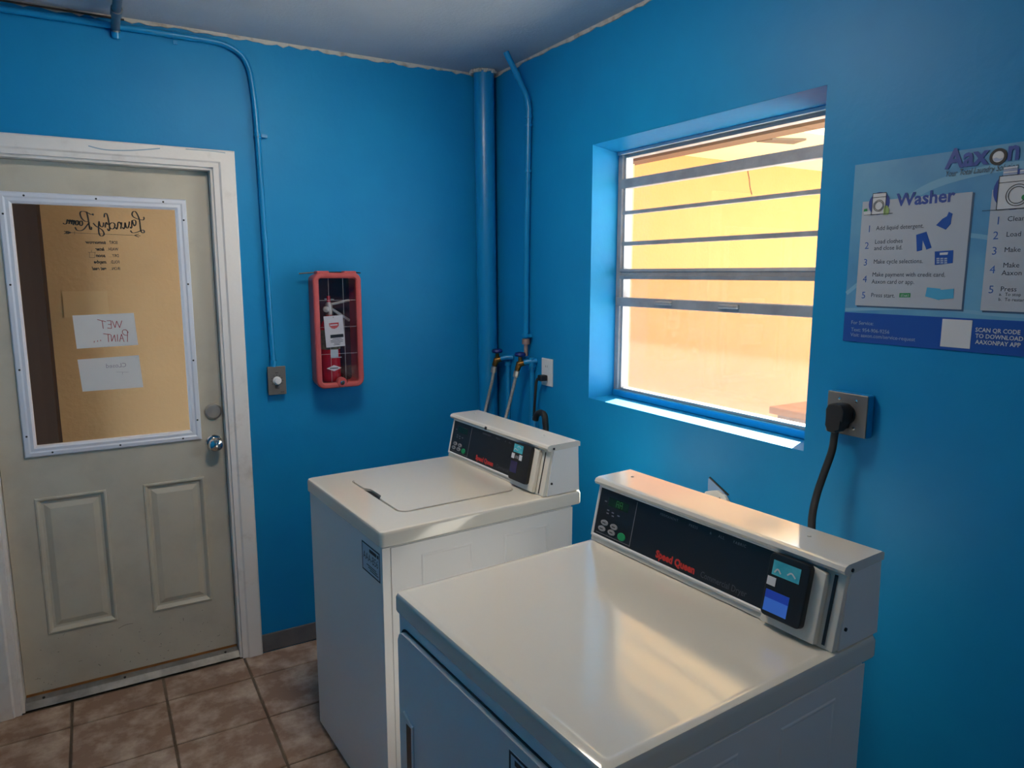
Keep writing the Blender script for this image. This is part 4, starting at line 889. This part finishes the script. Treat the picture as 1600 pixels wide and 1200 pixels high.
# serial plate on the front, near edge
pf = frm((0.0058, 0.0, 0.0), (0, -1, 0), (0, 0, 1), (-1, 0, 0))
sp_ = obj('serial_label', box(-0.153, -0.022, 0.790, 0.878, 0.0, 0.0010, m=pf), 'label', r); sp_['label'] = 'pale label with printed machine number'
bm = rect_frame([(0, 0.0010), (0, 0.0013), (0.004, 0.0013), (0.004, 0.0010)], -0.153, -0.022, 0.790, 0.878); bx(bm, -0.096, -0.045, 0.858, 0.868, 0.001, 0.0013); bx(bm, -0.040, -0.030, 0.858, 0.868, 0.001, 0.0013)
for k in range(3): bx(bm, -0.120 + k * 0.012, -0.05 + k * 0.008, 0.814 - k * 0.006, 0.8165 - k * 0.006, 0.001, 0.0013)
bmesh.ops.transform(bm, matrix=pf, verts=bm.verts); obj('label_print', bm, 'ink', sp_)
text('AAA-B56', 0.034, -0.143, 0.828, 0.0013, 'ink', sp_, m=pf, sx=0.83)
obj('rear_bracket', prism([(0.664, 0.70), (0.684, 0.72), (0.688, 0.80), (0.684, 0.825), (0.680, 0.90), (0.664, 0.90)], 0.015, 0.08, m=Matrix(((1, 0, 0, 0), (0, 0, 1, 0), (0, 1, 0, 0), (0, 0, 0, 1)))), 'enamel_side', r)

# --- dryer
dW, dD, dZ = 0.704, 0.705, 0.962
r, zb = machine('clothes_dryer', 'white front-loading dryer nearest the viewer below the poster', (-1.132, -2.371), 0.059, dW, dD, dZ, 0.046, 'dryer')
bmd = bmesh.new(); out = lambda i, rr: rrect(i, dD - i, i, dW - i, rr, 4)
loops([[(x, y, zb) for x, y in out(0.0015, 0.013)], [(x, y, zb + 0.003) for x, y in out(0, 0.014)], [(x, y, dZ - 0.012) for x, y in out(0, 0.014)], [(x, y, dZ - 0.003) for x, y in out(0.004, 0.013)], [(x, y, dZ) for x, y in out(0.013, 0.010)],
       [(x, y, dZ) for x, y in out(0.020, 0.010)], [(x, y, dZ - 0.0015) for x, y in out(0.026, 0.010)]], bmd, close=False, cap0=True, cap1=True)
obj('top_deck', bmd, 'enamel', r, True)
F, rd, R0, w_, pn = console(r, dW, dD, dZ, 0.545, 0.628, ('Commercial Dryer', 0.232, 0.368, 0.93), True)
sticker('reader_label', F, rd, 0.556, 0.616, 0.105, 0.134, 'st_cyan', lab='cyan card reader label')
bm = bmesh.new(); ribbon(bm, [(0.562, 0.110), (0.568, 0.118), (0.576, 0.111)], 0.003, 0.0309); ribbon(bm, [(0.590, 0.114), (0.598, 0.120), (0.608, 0.113)], 0.003, 0.0309)
bmesh.ops.transform(bm, matrix=F, verts=bm.verts); obj('label_mark', bm, 'st_white', rd)
sticker('reader_sticker', F, rd, 0.549, 0.568, 0.083, 0.100, 'st_white')
sc_ = sticker('screen', F, rd, 0.551, 0.603, 0.032, 0.074, 'scr_blue', lab='lit blue screen')
obj('screen_header', box(0.551, 0.603, 0.058, 0.074, 0.0308, 0.0311, m=F), 'scr_dblue', sc_)
obj('slot', box(0.6660, 0.6720, 0.008, 0.142, 0.0008, 0.0022, m=F), 'black', r)
# front loading door with handle pull (local dx = 0 is the front)
ff = frm((0.006, 0.0, 0.0), (0, -1, 0), (0, 0, 1), (-1, 0, 0))
dd = obj('door', prism(rrect(-0.676, -0.030, 0.30, 0.882, 0.022, 5), 0.0005, 0.012, m=ff, bev=0.003), 'enamel_side', r, True)
obj('door_gap', prism(rrect(-0.681, -0.025, 0.295, 0.887, 0.026, 5), 0.0002, 0.0015, m=ff), 'rubber', r)
hd = obj('door_handle', prism([(-0.648, 0.705), (-0.612, 0.690), (-0.604, 0.690), (-0.604, 0.46), (-0.612, 0.46), (-0.648, 0.445)], 0.011, 0.0165, m=ff, bev=0.002), 'enamel_side', dd, True)
obj('handle_recess', box(-0.632, -0.610, 0.47, 0.684, 0.0163, 0.0170, m=ff), 'black', hd)
sp_ = obj('serial_label', box(-0.232, -0.100, 0.775, 0.862, 0.0120, 0.0130, m=ff), 'label', r); sp_['label'] = 'pale label with dark border'
bm = rect_frame([(0, 0.0130), (0, 0.0133), (0.005, 0.0133), (0.005, 0.0130)], -0.232, -0.100, 0.775, 0.862); bx(bm, -0.215, -0.16, 0.842, 0.852, 0.013, 0.0133)
bmesh.ops.transform(bm, matrix=ff, verts=bm.verts); obj('label_print', bm, 'ink', sp_)
